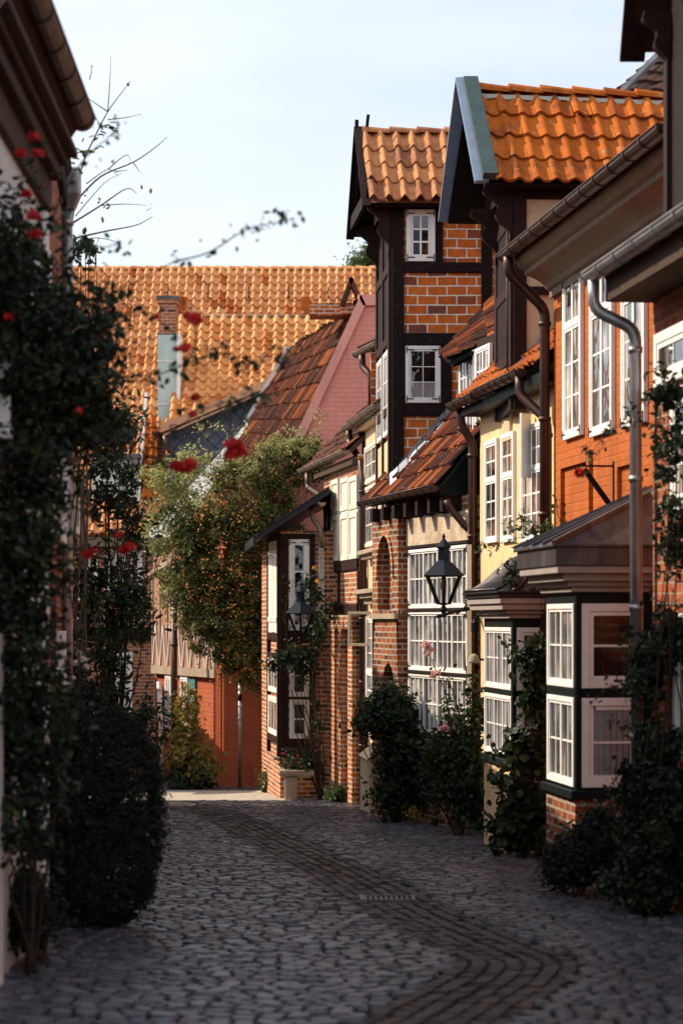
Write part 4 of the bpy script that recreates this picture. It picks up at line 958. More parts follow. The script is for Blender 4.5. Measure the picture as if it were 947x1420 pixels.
for (v0,v1) in ((908,966),(970,1024)): window(T,FC,sc(401.5),sc(429),zc(v1),zc(v0),cols=1,rows=2,sash=1,fw=.06,bar=.03,depth=.05,real=True)
def shut(F,a,b,z0,z1,mat='white_shut',nm='shutter',boards=3):
    mb=MB()
    for i in range(boards):
        x0_=a+(b-a)*i/boards; x1_=a+(b-a)*(i+1)/boards; mb.fbox(F,x0_+.006,x1_-.006,z0+random.uniform(0,.02),z1,0,.03)
    for q in (.12,.85): mb.fbox(F,a+.02,b-.02,z0+(z1-z0)*q,z0+(z1-z0)*q+.09,.03,.05)
    T.part(nm,mb,M[mat],bevel=.004)
shut(FS,.16,.92,zc(878),zc(748)); shut(FS,.96,1.73,zc(878),zc(748))
for (v0,v1) in ((914,962),(968,1022)): window(T,FS,.16,1.73,zc(v1),zc(v0),cols=1,rows=2,sash=3,fw=.07,bar=.03,depth=.04,mat='white_shut')
FC2=Facade((-.35,39.9),(.1,39.9)); shut(FC,sc(441),sc(450),zc(880),zc(742),'white_shut')
# black boarded verge roof
a=pt(357,742,39.7); b=pt(456,676,39.7); c_=V(b.x,44,b.z); d_=V(a.x-.35,44,a.z)
mb=MB(); slab(mb,a,d_,c_,b,-.02,.10); mb.bar(a+V(-.05,-.03,-.10),b+V(0,-.03,-.10),.05,.24,up=(0,-1,0)); mb.bar(a+V(-.05,0,-.1),d_+V(-.05,0,-.1),.05,.16); T.part('roof',mb,M['black'])
mb=MB(); gutter(mb,pt(447,697,39.5),pt(430,703,40.6),.06,.4); pipe(mb,[pt(432,704,39.9),pt(434,720,39.8),pt(444,732,39.7),pt(446,760,39.7)],.05,False); T.part('gutter',mb,M['gutter_old'])
# ================================================================== pink gable house
T=Thing('pink_gable_house','house with big pink painted gable wall and steep old red tile roof','house',(-1.5,47,gz(47)))
Yg=45.5; P=lambda u,v,Y=Yg: pt(u,v,Y)
mb=MB(); pts=[P(312,930),P(600,930),P(600,413),P(511,413),P(312,846)]
mb.prism(pts,(0,.4,0)); T.part('gable_wall',mb,M['pink_wall'])
mb=MB(); a,b=P(303,852),P(507,412)
mb.hexa([a+V(0,-.08,-.16),a+V(0,.5,-.16),b+V(0,.5,-.16),b+V(0,-.08,-.16),a+V(-.10,-.08,.05),a+V(-.10,.5,.05),b+V(-.10,.5,.05),b+V(-.10,-.08,.05)])
mb.add([P(496,409)+V(0,-.08,0),P(600,409)+V(0,-.08,0),P(600,424)+V(0,-.08,0),P(503,424)+V(0,-.08,0),P(496,409)+V(0,.5,0),P(600,409)+V(0,.5,0),P(600,424)+V(0,.5,0),P(503,424)+V(0,.5,0)],[(0,1,2,3),(0,1,5,4),(0,4,7,3),(3,2,6,7)])
T.part('gable_coping',mb,M['pink_coping'])
N1,F1_,N2,F2_=V(.58,45.7,8.40),V(-1.23,54,8.45),V(-2.75,45.6,1.9),V(-3.75,52.0,3.6)
mb=MB(); tiles(mb,N2,F2_,F1_,N1,.15,.42,.075,.05,6,jit=.02,sheet=False); rf=T.part('roof',mb,M['tile_red'])
mb=MB(); mb.add([N2-V(0,0,.7),F2_-V(0,0,.7),F1_-V(0,0,.5),N1-V(0,0,.5)],[(0,1,2),(0,2,3)]); T.part('roof_deck',mb,M['timber_brown'],rf)
mb=MB(); a_=[pt(342,586,53.9),pt(352,594,53.7),pt(258,745,52.2),pt(199,745,52.4),pt(298,636,53.4)]; mb.prism(a_,(0,.12,0)); mb.bar(F2_.lerp(F1_,.62)+V(-.1,0,.05),F1_+V(-.1,0,.05),.12,.12,up=(0,1,0)); T.part('white_verge',mb,M['white_wall'],rf)
mb=MB()
for k in range(26):
    q=k/26; p=N1.lerp(F1_,q); 
    mb.box(p.x-.12,p.x+.12,p.y,p.y+.36,p.z-.12-.25*(q<.35),p.z+.06+random.uniform(-.05,.05)+(.12 if q<.12 else 0),smooth=False)
T.part('ridge_tile',mb,M['tile_brown'],rf)
# ridge chimney: brick upstand and two leaning slabs
mb=MB(); c0=P(430,440,47.5); c1=P(503,422,46.6); mb.box(c0.x,c1.x,46.6,47.3,c0.z-.08,P(460,424,47).z); mb.box(P(472,0,46.5).x,P(502,0,46.5).x,46.4,47.2,P(0,436,46.5).z,P(0,424,46.5).z); ck=T.part('chimney',mb,M['brick_red'])
mb=MB(); mb.bar(P(474,426,46.5),P(488,388,46.5),.55,.09,up=(0,0,1)); mb.bar(P(502,426,46.5),P(486,388,46.5),.55,.09,up=(0,0,1)); T.part('chimney_cap',mb,M['tile_brown'],ck)
mb=MB(); mb.prism([P(310,1140),P(460,1140),P(460,930),P(310,930)],(0,.4,0)); T.part('lower_wall',mb,M['red_wall'])
FR=Facade((P(310,0).x,45.5),(P(300,0).x-.02,46.3)); 
F7=Facade((-2.66,46.3),(-4.35,50.5))
mb=MB(); mb.fbox(FR,0,FR.L,-2.3,3.4,-.5,0); mb.fbox(F7,0,F7.L,-2.3,F7.z(250,935),-2,-.02); 
for k in range(3): mb.fbox(FR,.12+k*.24,.22+k*.24,-2.3,F7.z(300,925),0,.05)
T.part('front_wall',mb,M['red_wall'])
mb=MB(); zb_,zt_=F7.z(250,936),F7.z(250,800); mb.fbox(F7,-.1,F7.L,zb_,zt_+.5,-2,.04); up=T.part('half_timber_storey',mb,M['pink_tan'])
mb=MB(); z0_=F7.z(250,925); mb.fbox(F7,-.1,F7.L,zb_-.0,z0_,.04,.10); 
for k in range(9): s=.0+k*F7.L/8; mb.fbox(F7,s-.03,s+.03,z0_,zt_,.04,.07)
T.part('carved_beam',mb,M['stone'],up)
mb=MB(); h=(F7.z(250,866)-z0_)
for k in range(8):
    s=.08+k*F7.L/8; w=F7.L/8*.40
    for sg in (-1,1): mb.bar(F7.P(s+w+sg*w,z0_+.02,.065),F7.P(s+w,z0_+h,.065),.035,.02,up=tuple(F7.n))
T.part('zigzag_ornament',mb,M['white'],up)
for (u0,u1,v0,v1) in ((231,239,936,1012),(252,262,938,1030)):
    a,b,z0,z1=F7.rect(u0,u1,v0,v1,.02); window(T,F7,a,b,z0,z1,cols=1,rows=3,sash=2,fw=.07,depth=.06)
a,b,z0,z1=F7.rect(262,271,940,1040,.02); mb=MB(); mb.fbox(F7,a,b,z0,z1,-.0,.03); T.part('door',mb,M['teal'])
mb=MB(); pipe(mb,[P(242,812,46.8),P(242,1092,46.8)],.07); T.part('downpipe',mb,M['copper'])
mb=MB(); pipe(mb,[P(221,945,48),P(223,1010,48),P(225,1080,48)],.055); T.part('downpipe',mb,M['white'])
E0,E1=P(248,778,46.3),P(198,806,50)
mb=MB(); slab(mb,E0,E1,E1+V(.9,.2,.9),E0+V(.9,.2,.9),-.03,.06); gutter(mb,E0,E1,.08,.5); T.part('porch_roof',mb,M['gutter_old'])
mb=MB(); a,b,z0,z1=P(352,0).x,P(372,0).x,P(0,1095).z,P(0,1057).z; mb.box(a,b+.5,45.46,45.5,z0,z1); T.part('cellar_hatch',mb,M['red_wall'])
# ================================================================== slate gable house
T=Thing('slate_gable_house','low house end clad in dark blue diamond slates below an orange verge','house',(-2.5,55,gz(55)))
mb=MB(); Y=55.0; mb.prism([pt(232,690,Y),pt(232,592,Y),pt(396,526,Y),pt(425,526,Y),pt(425,720,Y)],(0,1.5,0)); T.part('wall',mb,M['slate'])
a,b=pt(222,596,54.6),pt(402,520,54.6)
mb=MB(); mb.hexa([a+V(0,0,-.08),b+V(0,0,-.08),b+V(0,2,-.08),a+V(0,2,-.08),a+V(0,0,.13),b+V(0,0,.13),b+V(0,2,.13),a+V(0,2,.13)]); rf=T.part('roof',mb,M['warm_board'])
mb=MB(); mb.bar(a+V(.1,-.05,-.14),b+V(0,-.05,-.14),.05,.12,up=(0,-1,0)); T.part('bargeboard',mb,M['warm_board'],rf)
mb=MB(); pipe(mb,[pt(229,604,54.4),pt(232,622,54.4),pt(246,634,54.4),pt(246,700,54.4)],.06,False); gutter(mb,a+V(-.1,-.1,-.05),a+V(-.1,1.9,-.05),.09); T.part('gutter',mb,M['copper'])
# ================================================================== great orange roof
T=Thing('long_roof_house','long house with broad sunlit orange pantile roof closing the street','house',(-3,58,gz(58)))
Y0,Y1=54.6,62.0; z0=pt(0,742,Y0).z; z1=pt(0,374,Y1).z; xl,xr=-12,3.6
mb=MB(); tiles(mb,V(xl,Y0,z0),V(xr,Y0,z0),V(xr,Y1,z1),V(xl,Y1,z1),.237,.345,.12,.06,8,jit=.006); rf=T.part('roof',mb,M['tile_far'])
mb=MB(); ridgecaps(mb,V(xl,Y1,z1+.04),V(xr,Y1,z1+.04),.11,.4); T.part('ridge_tile',mb,M['tile_far2'],rf)
slope=(z1-z0)/(Y1-Y0); zr=lambda y: z0+(y-Y0)*slope
mb=MB(); mb.box(xl,xr,Y0+.45,Y0+14,-2.8,z0+.1); mb.prism([V(xr-.05,Y0+.45,z0),V(xr-.05,Y1,z1-.2),V(xr-.05,Y0+14,z0)],(-.2,0,0)); T.part('wall',mb,M['brick_far'])
mb=MB(); mb.box(xl,xr,Y0-.02,Y0+.5,z0-.28,z0-.06); T.part('eave_beam',mb,M['soffit_pale'])
mb=MB(); slab(mb,V(xl,Y0+14.8,z0),V(xr,Y0+14.8,z0),V(xr,Y1,z1),V(xl,Y1,z1),0,.1); T.part('rear_roof',mb,M['tile_far2'])
# the lower catslide plane with its own lead ridge
yt=Y1-1.4; zt=zr(yt)+.10
mb=MB(); a=pt(250,441,yt); b=pt(482,441,yt); yb=55.7; zb=pt(0,640,yb).z
yt=60.25; zt=pt(0,441,yt).z
mb=MB(); tiles(mb,V(a.x,yb,zb+.1),V(b.x,yb,zb+.1),V(b.x,yt,zt),V(a.x,yt,zt),.29,.37,.14,.065,8,jit=.006); cs=T.part('catslide_roof',mb,M['tile_far2'])
mb=MB(); mb.tube([V(a.x,yt,zt+.05),V(b.x,yt,zt+.05)],.05,8); mb.add([V(a.x,yb,zb-.2),V(a.x,yt,zt+.02),V(a.x,yt+.2,zt-.3),V(a.x,yb+.5,zb-.6)],[(0,1,2,3)]); T.part('lead_ridge',mb,M['soffit_pale'],cs)
# chimney with pale green metal cladding
yc=57.5
mb=MB(); a,b=pt(219,0,yc).x,pt(247,0,yc).x; mb.box(a,b,yc,yc+1.3,pt(0,614,yc).z,pt(0,463,yc).z); ck=T.part('clad_shaft',mb,M['pale_green'])
mb=MB(); 
for v in (500,560): mb.box(a-.02,b+.02,yc-.02,yc+1,pt(0,v+1.5,yc).z,pt(0,v,yc).z)
mb.box(b-.03,b+.06,yc-.03,yc+1,pt(0,600,yc).z,pt(0,463,yc).z); T.part('cladding_seam',mb,M['white'],ck)
mb=MB(); a,b=pt(221,0,yc).x,pt(244,0,yc).x; mb.box(a,b,yc+.05,yc+.9,pt(0,464,yc).z,pt(0,414,yc).z); 
mb.box(a-.05,b+.05,yc,yc+.95,pt(0,420,yc).z,pt(0,414,yc).z); mb.box(a-.05,b+.05,yc,yc+.95,pt(0,464,yc).z,pt(0,460,yc).z)
c2=T.part('chimney',mb,M['brick_far']); mb=MB(); mb.box(a-.08,b+.08,yc-.03,yc+1,pt(0,414,yc).z,pt(0,410,yc).z); T.part('chimney_cap',mb,M['zinc_dark'],c2)
mb=MB(); mb.box(pt(216,0,57).x,pt(247,0,57).x,56.2,57.6,pt(0,700,57).z,pt(0,614,57).z); T.part('chimney_base',mb,M['brick_far'],c2)
# white flashing and wedge of small roof left of the shaft
mb=MB(); mb.bar(pt(203,545,56.3),pt(196,640,55.6),.07,.07); mb.bar(pt(196,640,55.6),pt(193,700,55.2),.06,.1); T.part('white_flashing',mb,M['white'],rf)
E0,E1=pt(198,690,54.9),pt(218,690,54.9); R1_,R0_=pt(218,580,56.6),pt(200,580,56.6)
mb=MB(); tiles(mb,E0,E1,R1_,R0_,.19,.33,.05,.05,6); T.part('valley_tiles',mb,M['tile_orange'],rf)
# small white dormer at left
yd=55.4; mb=MB(); mb.box(pt(128,0,yd).x,pt(191,0,yd).x,yd,yd+2,pt(0,694,yd).z,pt(0,636,yd).z); D=T.part('dormer',mb,M['white_wall'])
FDm=Facade((pt(128,0,yd).x,yd),(pt(191,0,yd).x,yd))
window(T,FDm,.15,FDm.L-.25,pt(0,688,yd).z,pt(0,645,yd).z,cols=2,rows=2,sash=2,fw=.06,depth=.05,parent=D,name='window_frame')
mb=MB(); mb.box(pt(124,0,yd).x,pt(195,0,yd).x,yd-.25,yd+2.2,pt(0,636,yd).z,pt(0,630,yd).z); T.part('dormer_roof',mb,M['zinc_dark'],D)
FW=Facade((xl,Y0+.45),(xr,Y0+.45))
for (u0,u1,v0,v1) in ((146,198,762,835),(100,136,762,835),(160,184,905,990)):
    a,b=FW.s(u0),FW.s(u1); window(T,FW,a,b,pt(0,v1,Y0+.45).z,pt(0,v0,Y0+.45).z,cols=2,rows=3,sash=2,fw=.08,bar=.035,depth=.06)
mb=MB(); mb.fbox(FW,0,FW.L,pt(0,888,55).z,pt(0,870,55).z,0,.12); T.part('timber_beam',mb,M['timber'])
# roof hooks and vent tiles
for u in (180,235,290,346,401,455):
    mb=MB(); p=pt(u,412,61.2); y=61.0; p=V(p.x,y,zr(y)+.12); mb.bar(p,p+V(0,-.25,-.02),.05,.03); mb.bar(p+V(0,-.25,-.02),p+V(0,-.02,.30),.035,.03,up=(1,0,0)); T.part('roof_hook',mb,M['iron'],rf)
for u in (253,424):
    mb=MB(); y=60.8; x=pt(u,0,y).x; mb.box(x-.12,x+.12,y-.35,y+.1,zr(y)-.2,zr(y)+.28); T.part('vent_tile',mb,M['tile_orange'],rf)
# ================================================================== left side
FL=Facade((-1.86,4.0),(-2.19,16.0))
T=Thing('white_house','near white house on the left with deep dark eave and ribbed gutter','house',(-2.2,12,gz(12)))
mb=MB(); mb.fbox(FL,0,FL.L,-1.2,5.0,-4,0); T.part('wall',mb,M['white_wall'])
mb=MB(); 
for (z0,z1,d) in ((4.72,4.95,.05),(4.95,5.06,.12),(5.06,5.12,.17),(5.12,5.18,.24)): mb.fbox(FL,0,FL.L+.02,z0,z1,-.1,d)
T.part('cornice',mb,M['soffit'],bevel=.01)
gt=MB(); gutter(gt,FL.P(0,5.42,.27),FL.P(FL.L+.05,5.42,.27),.095,.7); T.part('gutter',gt,M['copper'])
mb=MB(); a,b=FL.P(0,5.36,.25),FL.P(FL.L+.03,5.36,.25); slab(mb,a,b,b-FL.n*3+V(0,0,2.0),a-FL.n*3+V(0,0,2.0),0,.12); mb.prism([FL.P(FL.L-.02,4.9,0),FL.P(FL.L-.02,7.1,-3),FL.P(FL.L-.02,4.9,-4)],FL.t*-.1); T.part('roof',mb,M['tile_brown'])
for (y0,y1,z0,z1) in ((13.4,14.5,2.9,4.3),(11.2,12.3,2.9,4.3),(13.6,14.5,.4,2.0),(15.1,15.7,2.9,4.3)):
    window(T,FL,y0-4,y1-4,z0,z1,cols=2,rows=3,fw=.07,sash=1,depth=.05,casing=.08)
mb=MB(); mb.fbox(FL,8.9,9.15,-.6,1.62,0,.06); T.part('pilaster',mb,M['white']); mb=MB(); mb.fbox(FL,FL.L-.14,FL.L+.02,-.6,4.7,-.1,.03); T.part('pilaster',mb,M['white'])
mb=MB(); mb.tube([FL.P(7.7,5.35,.27),FL.P(7.6,5.1,.26),FL.P(6.6,4.35,.05)],.05,8); T.part('downpipe',mb,M['copper'])
FM=Facade((-2.24,16.4),(-2.70,21.0))
T=Thing('hopper_house','tall orange brick house beyond the white one with zinc rainwater hopper','house',(-2.6,19,gz(19)))
mb=MB(); mb.fbox(FM,0,FM.L,-1.4,5.7,-3,0); T.part('wall',mb,M['brick_near'])
mb=MB(); mb.fbox(FM,0,FM.L+.1,5.62,5.92,-3,.05); mb.fbox(FM,FM.L-.16,FM.L+.02,4.9,5.62,-.1,.08); T.part('eave_beam',mb,M['timber'])
a,b=FM.P(0,5.98,.1),FM.P(FM.L+.1,5.98,.1); mb=MB(); slab(mb,a,b,b-FM.n*2.6+V(0,0,1.2),a-FM.n*2.6+V(0,0,1.2),0,.1); T.part('roof',mb,M['tile_brown'])
c=pt(94,266,20.6); mb=MB(); mb.add([c+V(x,y,z) for (x,y,z) in ((-.07,-.06,-.17),(.07,-.06,-.17),(.07,.06,-.17),(-.07,.06,-.17),(-.12,-.10,-.03),(.12,-.10,-.03),(.12,.10,-.03),(-.12,.10,-.03),(-.12,-.10,.20),(.12,-.10,.20),(.12,.10,.20),(-.12,.10,.20))],
  [(3,2,1,0),(0,1,5,4),(1,2,6,5),(2,3,7,6),(3,0,4,7),(4,5,9,8),(5,6,10,9),(6,7,11,10),(7,4,8,11),(8,9,10,11)])
mb.box(c.x-.135,c.x+.135,c.y-.115,c.y+.115,c.z+.19,c.z+.215); T.part('rainwater_hopper',mb,M['zinc'],bevel=.006)
mb=MB(); pipe(mb,[c+V(0,0,-.12),V(c.x,c.y,-1.2)],.05); T.part('downpipe',mb,M['zinc'])
window(T,FM,1.2,2.2,2.4,3.8,cols=2,rows=3,fw=.07); window(T,FM,2.9,3.8,2.4,3.8,cols=2,rows=3,fw=.07); window(T,FM,2.6,3.6,.2,1.6,cols=2,rows=3,fw=.07)
FN=Facade((-4.35,21.3),(-4.62,38.0))
T=Thing('set_back_house','set back brick house with pale mortar and white teal-edged windows behind the roses','house',(-4.6,32,gz(32)))
mb=MB(); mb.fbox(FN,0,FN.L,-2,4.75,-5,0); T.part('wall',mb,M['brick_dark'])
a,b=FN.P(-.1,4.75,.35),FN.P(FN.L+.1,4.75,.35); mb=MB(); tiles(mb,a,b,b-FN.n*3.6+V(0,0,.7),a-FN.n*3.6+V(0,0,.7),.3,.4,.05,.04,4); T.part('roof',mb,M['tile_brown'])
for s in (2,4.5,7,9.5,12,14.3,15.6):
    window(T,FN,s,s+.95,3.2,4.4,cols=2,rows=2,fw=.08,mat='white'); window(T,FN,s,s+.95,.2,1.7,cols=2,rows=3,fw=.08,sash=2,casing=.07)
mb=MB(); a=FN.s(103); pipe(mb,[FN.P(16.55,4.7,.3),FN.P(16.55,4.4,.3),FN.P(16.55,4.1,.1),FN.P(16.55,-1.4,.1)],.055); T.part('downpipe',mb,M['zinc'])
FX=Facade((-6.1,44.0),(-6.3,52.0))  # unseen house added so its shadow falls beyond the bright ground patch
T=Thing('shade_house','added brick house hidden on the left to shade the street end','house',(-6.5,48,gz(48)))
mb=MB(); mb.fbox(FX,0,FX.L,-2.4,1.6,-5,0); T.part('wall',mb,M['brick_far'])
a,b=FX.P(-.1,1.6,.3),FX.P(FX.L+.1,1.6,.3); mb=MB(); tiles(mb,a,b,b-FX.n*3.6+V(0,0,2.2),a-FX.n*3.6+V(0,0,2.2),.3,.4,.05,.04,4); T.part('roof',mb,M['tile_brown'])
for s in (1,3,5): window(T,FX,s,s+1,-.6,.8,cols=2,rows=3,fw=.08)
# ================================================================== lamps
def lamp(c,arm_to,label,s=1.0):
    T=Thing('street_lamp',label,'street lamp',c,'black gas lanterns bracketed to the houses'); q=math.pi/6
    mb=MB(); mb.lathe(c,[(.30,.47+.02),(.31,.50),(.29,.52),(.16,.64),(.10,.69),(.085,.70),(.085,.86),(.11,.87),(.105,.89),(.05,.96),(.03,.98),(.018,1.0),(.028,1.02),(.01,1.06)],6,q)
    T.part('lamp_cap',mb,M['lamp_blue'],bevel=.004)
    mb=MB(); mb.lathe(c,[(.012,.0),(.05,.02),(.055,.05),(.03,.08),(.02,.10),(.07,.115),(.085,.13)],12,smooth=True); T.part('lamp_base',mb,M['iron'])
    mb=MB()
    for k in range(6):
        a=q+k*math.pi/3; mb.bar(Vector(c)+V(.085*math.cos(a),.085*math.sin(a),.12),Vector(c)+V(.255*math.cos(a),.255*math.sin(a),.50),.034,.034)
    for (r,z) in ((.085,.125),(.255,.495)):
        for k in range(6):
            a=q+k*math.pi/3; b=a+math.pi/3; mb.bar(Vector(c)+V(r*math.cos(a),r*math.sin(a),z),Vector(c)+V(r*math.cos(b),r*math.sin(b),z),.02,.02)
    f=T.part('lamp_frame',mb,M['iron'])
    mb=MB(); vs=[]
    for (r,z) in ((.083,.13),(.248,.49)): vs+=[Vector(c)+V(r*math.cos(q+k*math.pi/3),r*math.sin(q+k*math.pi/3),z) for k in range(6)]
    mb.add(vs,[(k,(k+1)%6,6+(k+1)%6,6+k) for k in range(6)]); T.part('lamp_glass',mb,M['clear'])
    mb=MB(); mb.lathe(Vector(c)+V(0,0,.13),[(.022,0),(.022,.16)],8); T.part('burner',mb,M['iron'])
    mb=MB(); mb.lathe(Vector(c)+V(0,0,.29),[(.02,0),(.042,.04),(.045,.09),(.03,.15),(.01,.17)],12,smooth=True); T.part('bulb',mb,M['curtain'])
    mb=MB(); mb.tube([Vector(c)+V(0,0,-.06),Vector(c)+V(0,0,.02)],.03,8); mb.tube([Vector(c)+V(-.09,0,-.05),arm_to],.022,8)
    d=(Vector(arm_to)-Vector(c)); p1=Vector(c)+d*.45+V(0,0,-.05); mb.tube(smooth_path([p1,Vector(c)+d*.75+V(0,0,.02),Vector(arm_to)+V(0,0,.22)],6),.014,6)
    T.part('wall_bracket',mb,M['iron']); return T
c=pt(615,850,28.9); lamp(tuple(c),tuple(pt(654,842,29.5)),'blue-black gas lantern on an arm before the big white lattice window')
c=pt(417,889,38.6); lamp(tuple(c),tuple(pt(440,884,39.9)),'gas lantern half hidden in rose leaves beside the dark timber bay')
c=pt(657,915,26.8); T=Thing('wall_lamp','small white bell-shaped shade on the wall left of the yellow bay','wall lamp',c)
mb=MB(); mb.lathe(c,[(.075,-.04),(.075,-.02),(.05,.05),(.02,.075)],14,smooth=True); T.part('lamp_shade',mb,M['stone'])
mb=MB(); mb.tube([c+V(0,0,.05),c+V(.10,.12,.0),c+V(.17,.25,.0)],.015,6); T.part('arm',mb,M['iron'])
c=pt(659,868,26.9); T=Thing('wall_lantern','tiny black bulkhead lantern under the cornice of the yellow bay','wall lamp',c)
mb=MB(); mb.lathe(c,[(.04,-.08),(.055,-.07),(.055,.04),(.03,.08)],10); T.part('lamp_body',mb,M['iron']); mb=MB(); mb.tube(smooth_path([c+V(0,0,.07),c+V(.05,.02,.16),c+V(.16,.2,.1)],5),.012,6); T.part('arm',mb,M['iron'])
# sign pole
c=V(*pt(333,0,45.1)[:2],gz(45.1)); T=Thing('sign_pole','slim grey metal pole with stickers before the red wall','pole',c)
mb=MB(); mb.tube([c,V(c.x,c.y,pt(0,940,45.1).z)],.035,10); T.part('pole',mb,M['zinc'])
for (v0,v1,m) in ((952,958,'white'),(962,972,'iron'),(976,980,'white'),(995,999,'blue_board')):
    mb=MB(); mb.tube([V(c.x,c.y,pt(0,v1,45.1).z),V(c.x,c.y,pt(0,v0,45.1).z)],.038,10); T.part('sticker',mb,M[m])
# stone planter
c=V(*pt(404,0,39.3)[:2],gz(39.3)); T=Thing('stone_planter','weathered stone block planter with dark flowers below the timber bay','planter',c)
mb=MB(); mb.box(c.x-.12,c.x+.12,c.y-.2,c.y+.2,c.z-.03,c.z+.45); mb.box(c.x-.22,c.x+.42,c.y-.25,c.y+.25,c.z+.45,c.z+.56); T.part('block',mb,M['stone'],bevel=.03)
P_,n_,t_=cloud([((c.x+.1,c.y,c.z+.72),(.32,.25,.22))],900,.06); mb=MB(); leaf_mesh(mb,P_,n_,.07,.5,rnd=t_); T.part('foliage',mb,M['leaf_dark'])
for k in range(3): blossom(T,(c.x+.1+random.uniform(-.25,.25),c.y-.2,c.z+.7+random.uniform(-.1,.2)),.035,'petal_red',10)
# ================================================================== plants
T=plant('climbing_rose','big dark climbing rose with red blooms over the near left wall','rose',(-1.95,13.6,gz(13.6)),
  [el(30,470,13.6,60,130,.5),el(95,470,14,60,90,.45),el(50,600,13.8,50,80,.35),el(35,720,13.4,45,110,.4),el(95,540,14.2,55,60,.4),el(25,360,13,30,70,.3),el(30,880,13.2,35,140,.35),el(125,590,14.5,35,35,.3),el(45,1010,13.3,42,70,.3),el(40,1110,13.3,40,80,.3)],
  17500,.062,'leaf_near',.10,cl=45,shell=.1,stem_n=7,stem_r=.012)
for (path,n,sp,dr) in ((((120,480),(190,430),(250,470)),45,.03,0),(((130,520),(215,520),(300,490),(345,505),(405,490)),150,.035,.02),(((150,600),(230,600),(290,565),(380,545)),110,.04,.02),
   (((110,430),(180,395),(244,362)),0,.03,0),(((245,362),(290,350),(335,322),(375,310),(408,302)),62,.03,.0),(((60,330),(110,230),(165,180)),30,.05,0),(((70,300),(120,340),(165,340)),40,.04,0),(((10,330),(30,250),(45,200)),40,.05,0),(((20,330),(50,290),(62,230)),30,.05,0),
   (((130,600),(180,640),(250,640)),30,.03,0),(((100,700),(160,740),(190,760)),40,.04,0),(((330,600),(345,560),(400,520)),0,.03,0),(((60,760),(110,800),(150,860)),60,.05,.03)):
    P_=[pt(u,v,13.2-.004*(u-100)) for u,v in path]
    if not n: mb=MB(); mb.tube(smooth_path(P_,8),.004,5); T.part('branch',mb,M['bark'])
    if n: sprig(T,P_,.052 if n!=62 else .042,'leaf_near',n,sp,.006,droop=dr)
for (u,v,r) in ((48,190,9),(29,213,10),(53,213,9),(38,270,9),(46,300,10),(50,325,9),(270,443,13),(258,438,7),(258,483,11),(272,552,8),(218,440,6),(246,648,12),(262,645,13),(254,652,10),(326,620,15),(318,632,11),(334,628,11),(120,770,9),(130,765,7),(180,758,9),(172,764,8),(166,742,6),(110,570,6),(12,440,8),(245,485,6),(268,575,7)):
    Yf=12.6 if u<200 else 12.0; p=pt(u,v,Yf); blossom(T,p,r*Yf/3000*1.05,'petal_red',26)
for (a,b) in (((246,648),(200,630)),((326,620),(300,560)),((270,443),(262,500)),((272,552),(280,575)),((258,483),(250,520))):
    mb=MB(); mb.tube(smooth_path([pt(*a,12.02),pt((a[0]+b[0])/2+6,(a[1]+b[1])/2,12.3),pt(*b,12.7)],4),.005,5); T.part('branch',mb,M['bark'])
plant('round_shrub','large dark rounded clipped bush on the cobbles at left','bush',(-1.8,16.6,gz(16.6)),
  [el(142,1135,16.6,84,148,.46),el(146,1090,16.6,76,100,.42),el(138,1200,16.6,80,86,.44)],44000,.032,'leaf_bush',.032,shell=.85,stem_n=14,stem_r=.02)
plant('low_shrub','low dark planting at the bottom left against the white house','bush',(-1.95,14.2,gz(14.2)),
  [el(30,1265,14.2,50,45,.35),el(5,1230,14.4,30,40,.3)],5000,.05,'leaf_bush',.06,shell=.4)
plant('wall_shrub','dark leafy mass under the climbing rose behind the round bush','bush',(-2.2,17.6,gz(17.6)),
  [el(60,1040,17.6,60,110,.3),el(40,960,17.6,45,70,.3),el(120,985,19,35,40,.3),el(20,1150,17.3,50,80,.3)],8000,.055,'leaf_bush',.07,shell=.3)
T=plant('hollyhock','pale blossomed hollyhocks in front of the teal-edged windows','flower',(-2.4,21.5,gz(21.5)),
  [el(115,960,21.5,22,50,.2),el(130,1000,21.5,20,30,.2),el(100,900,21.5,12,60,.15)],1300,.06,'leaf_dark',.06,shell=.2)
for (u,v) in ((110,908),(116,915),(106,920),(120,925),(133,990),(137,996),(112,975),(100,940)): blossom(T,pt(u,v,21.2),.045,'petal_white',18)
mb=MB(); mb.tube([pt(10,1185,13.9),pt(28,1220,13.7),pt(34,1290,13.5)],.008,6); mb.tube([pt(38,1180,13.9),pt(84,1288,13.5)],.008,6); mb.tube([pt(12,1215,13.8),pt(46,1205,13.8)],.007,6); mb.tube([pt(34,1289,13.5),pt(84,1288,13.5)],.007,6)
solo('garden_frame',mb,M['iron'],'thin leaning wire frame between the low planting and the round bush','wire frame',loc=tuple(pt(50,1290,13.5)))
plant('leafy_tree','dark big-leaved tree hanging in front of the brick wall at the street end','tree',(-3.9,36.5,gz(36.5)),
  [el(160,590,36,30,40,.5),el(150,660,36,35,60,.5),el(175,720,36,30,40,.5),el(160,800,36,45,50,.5),el(185,850,36,32,45,.5),el(150,900,36,30,70,.5),el(165,970,36.2,28,50,.4),el(200,1010,36.6,22,50,.4),el(120,820,36,22,60,.4)],4600,.15,'leaf_dark',.16,shell=.15,asp=.34,stem_n=26,stem_r=.03)
T=plant('bare_shrub','thin nearly bare branches with a few yellow leaves against the sky','shrub',(-2.9,23.5,gz(23.5)),
  [el(100,330,23.5,22,30,.2),el(120,345,23.5,26,16,.2)],260,.075,'leaf_dark',.07,shell=.1,stem_n=9,stem_r=.02,stemmat='twig')
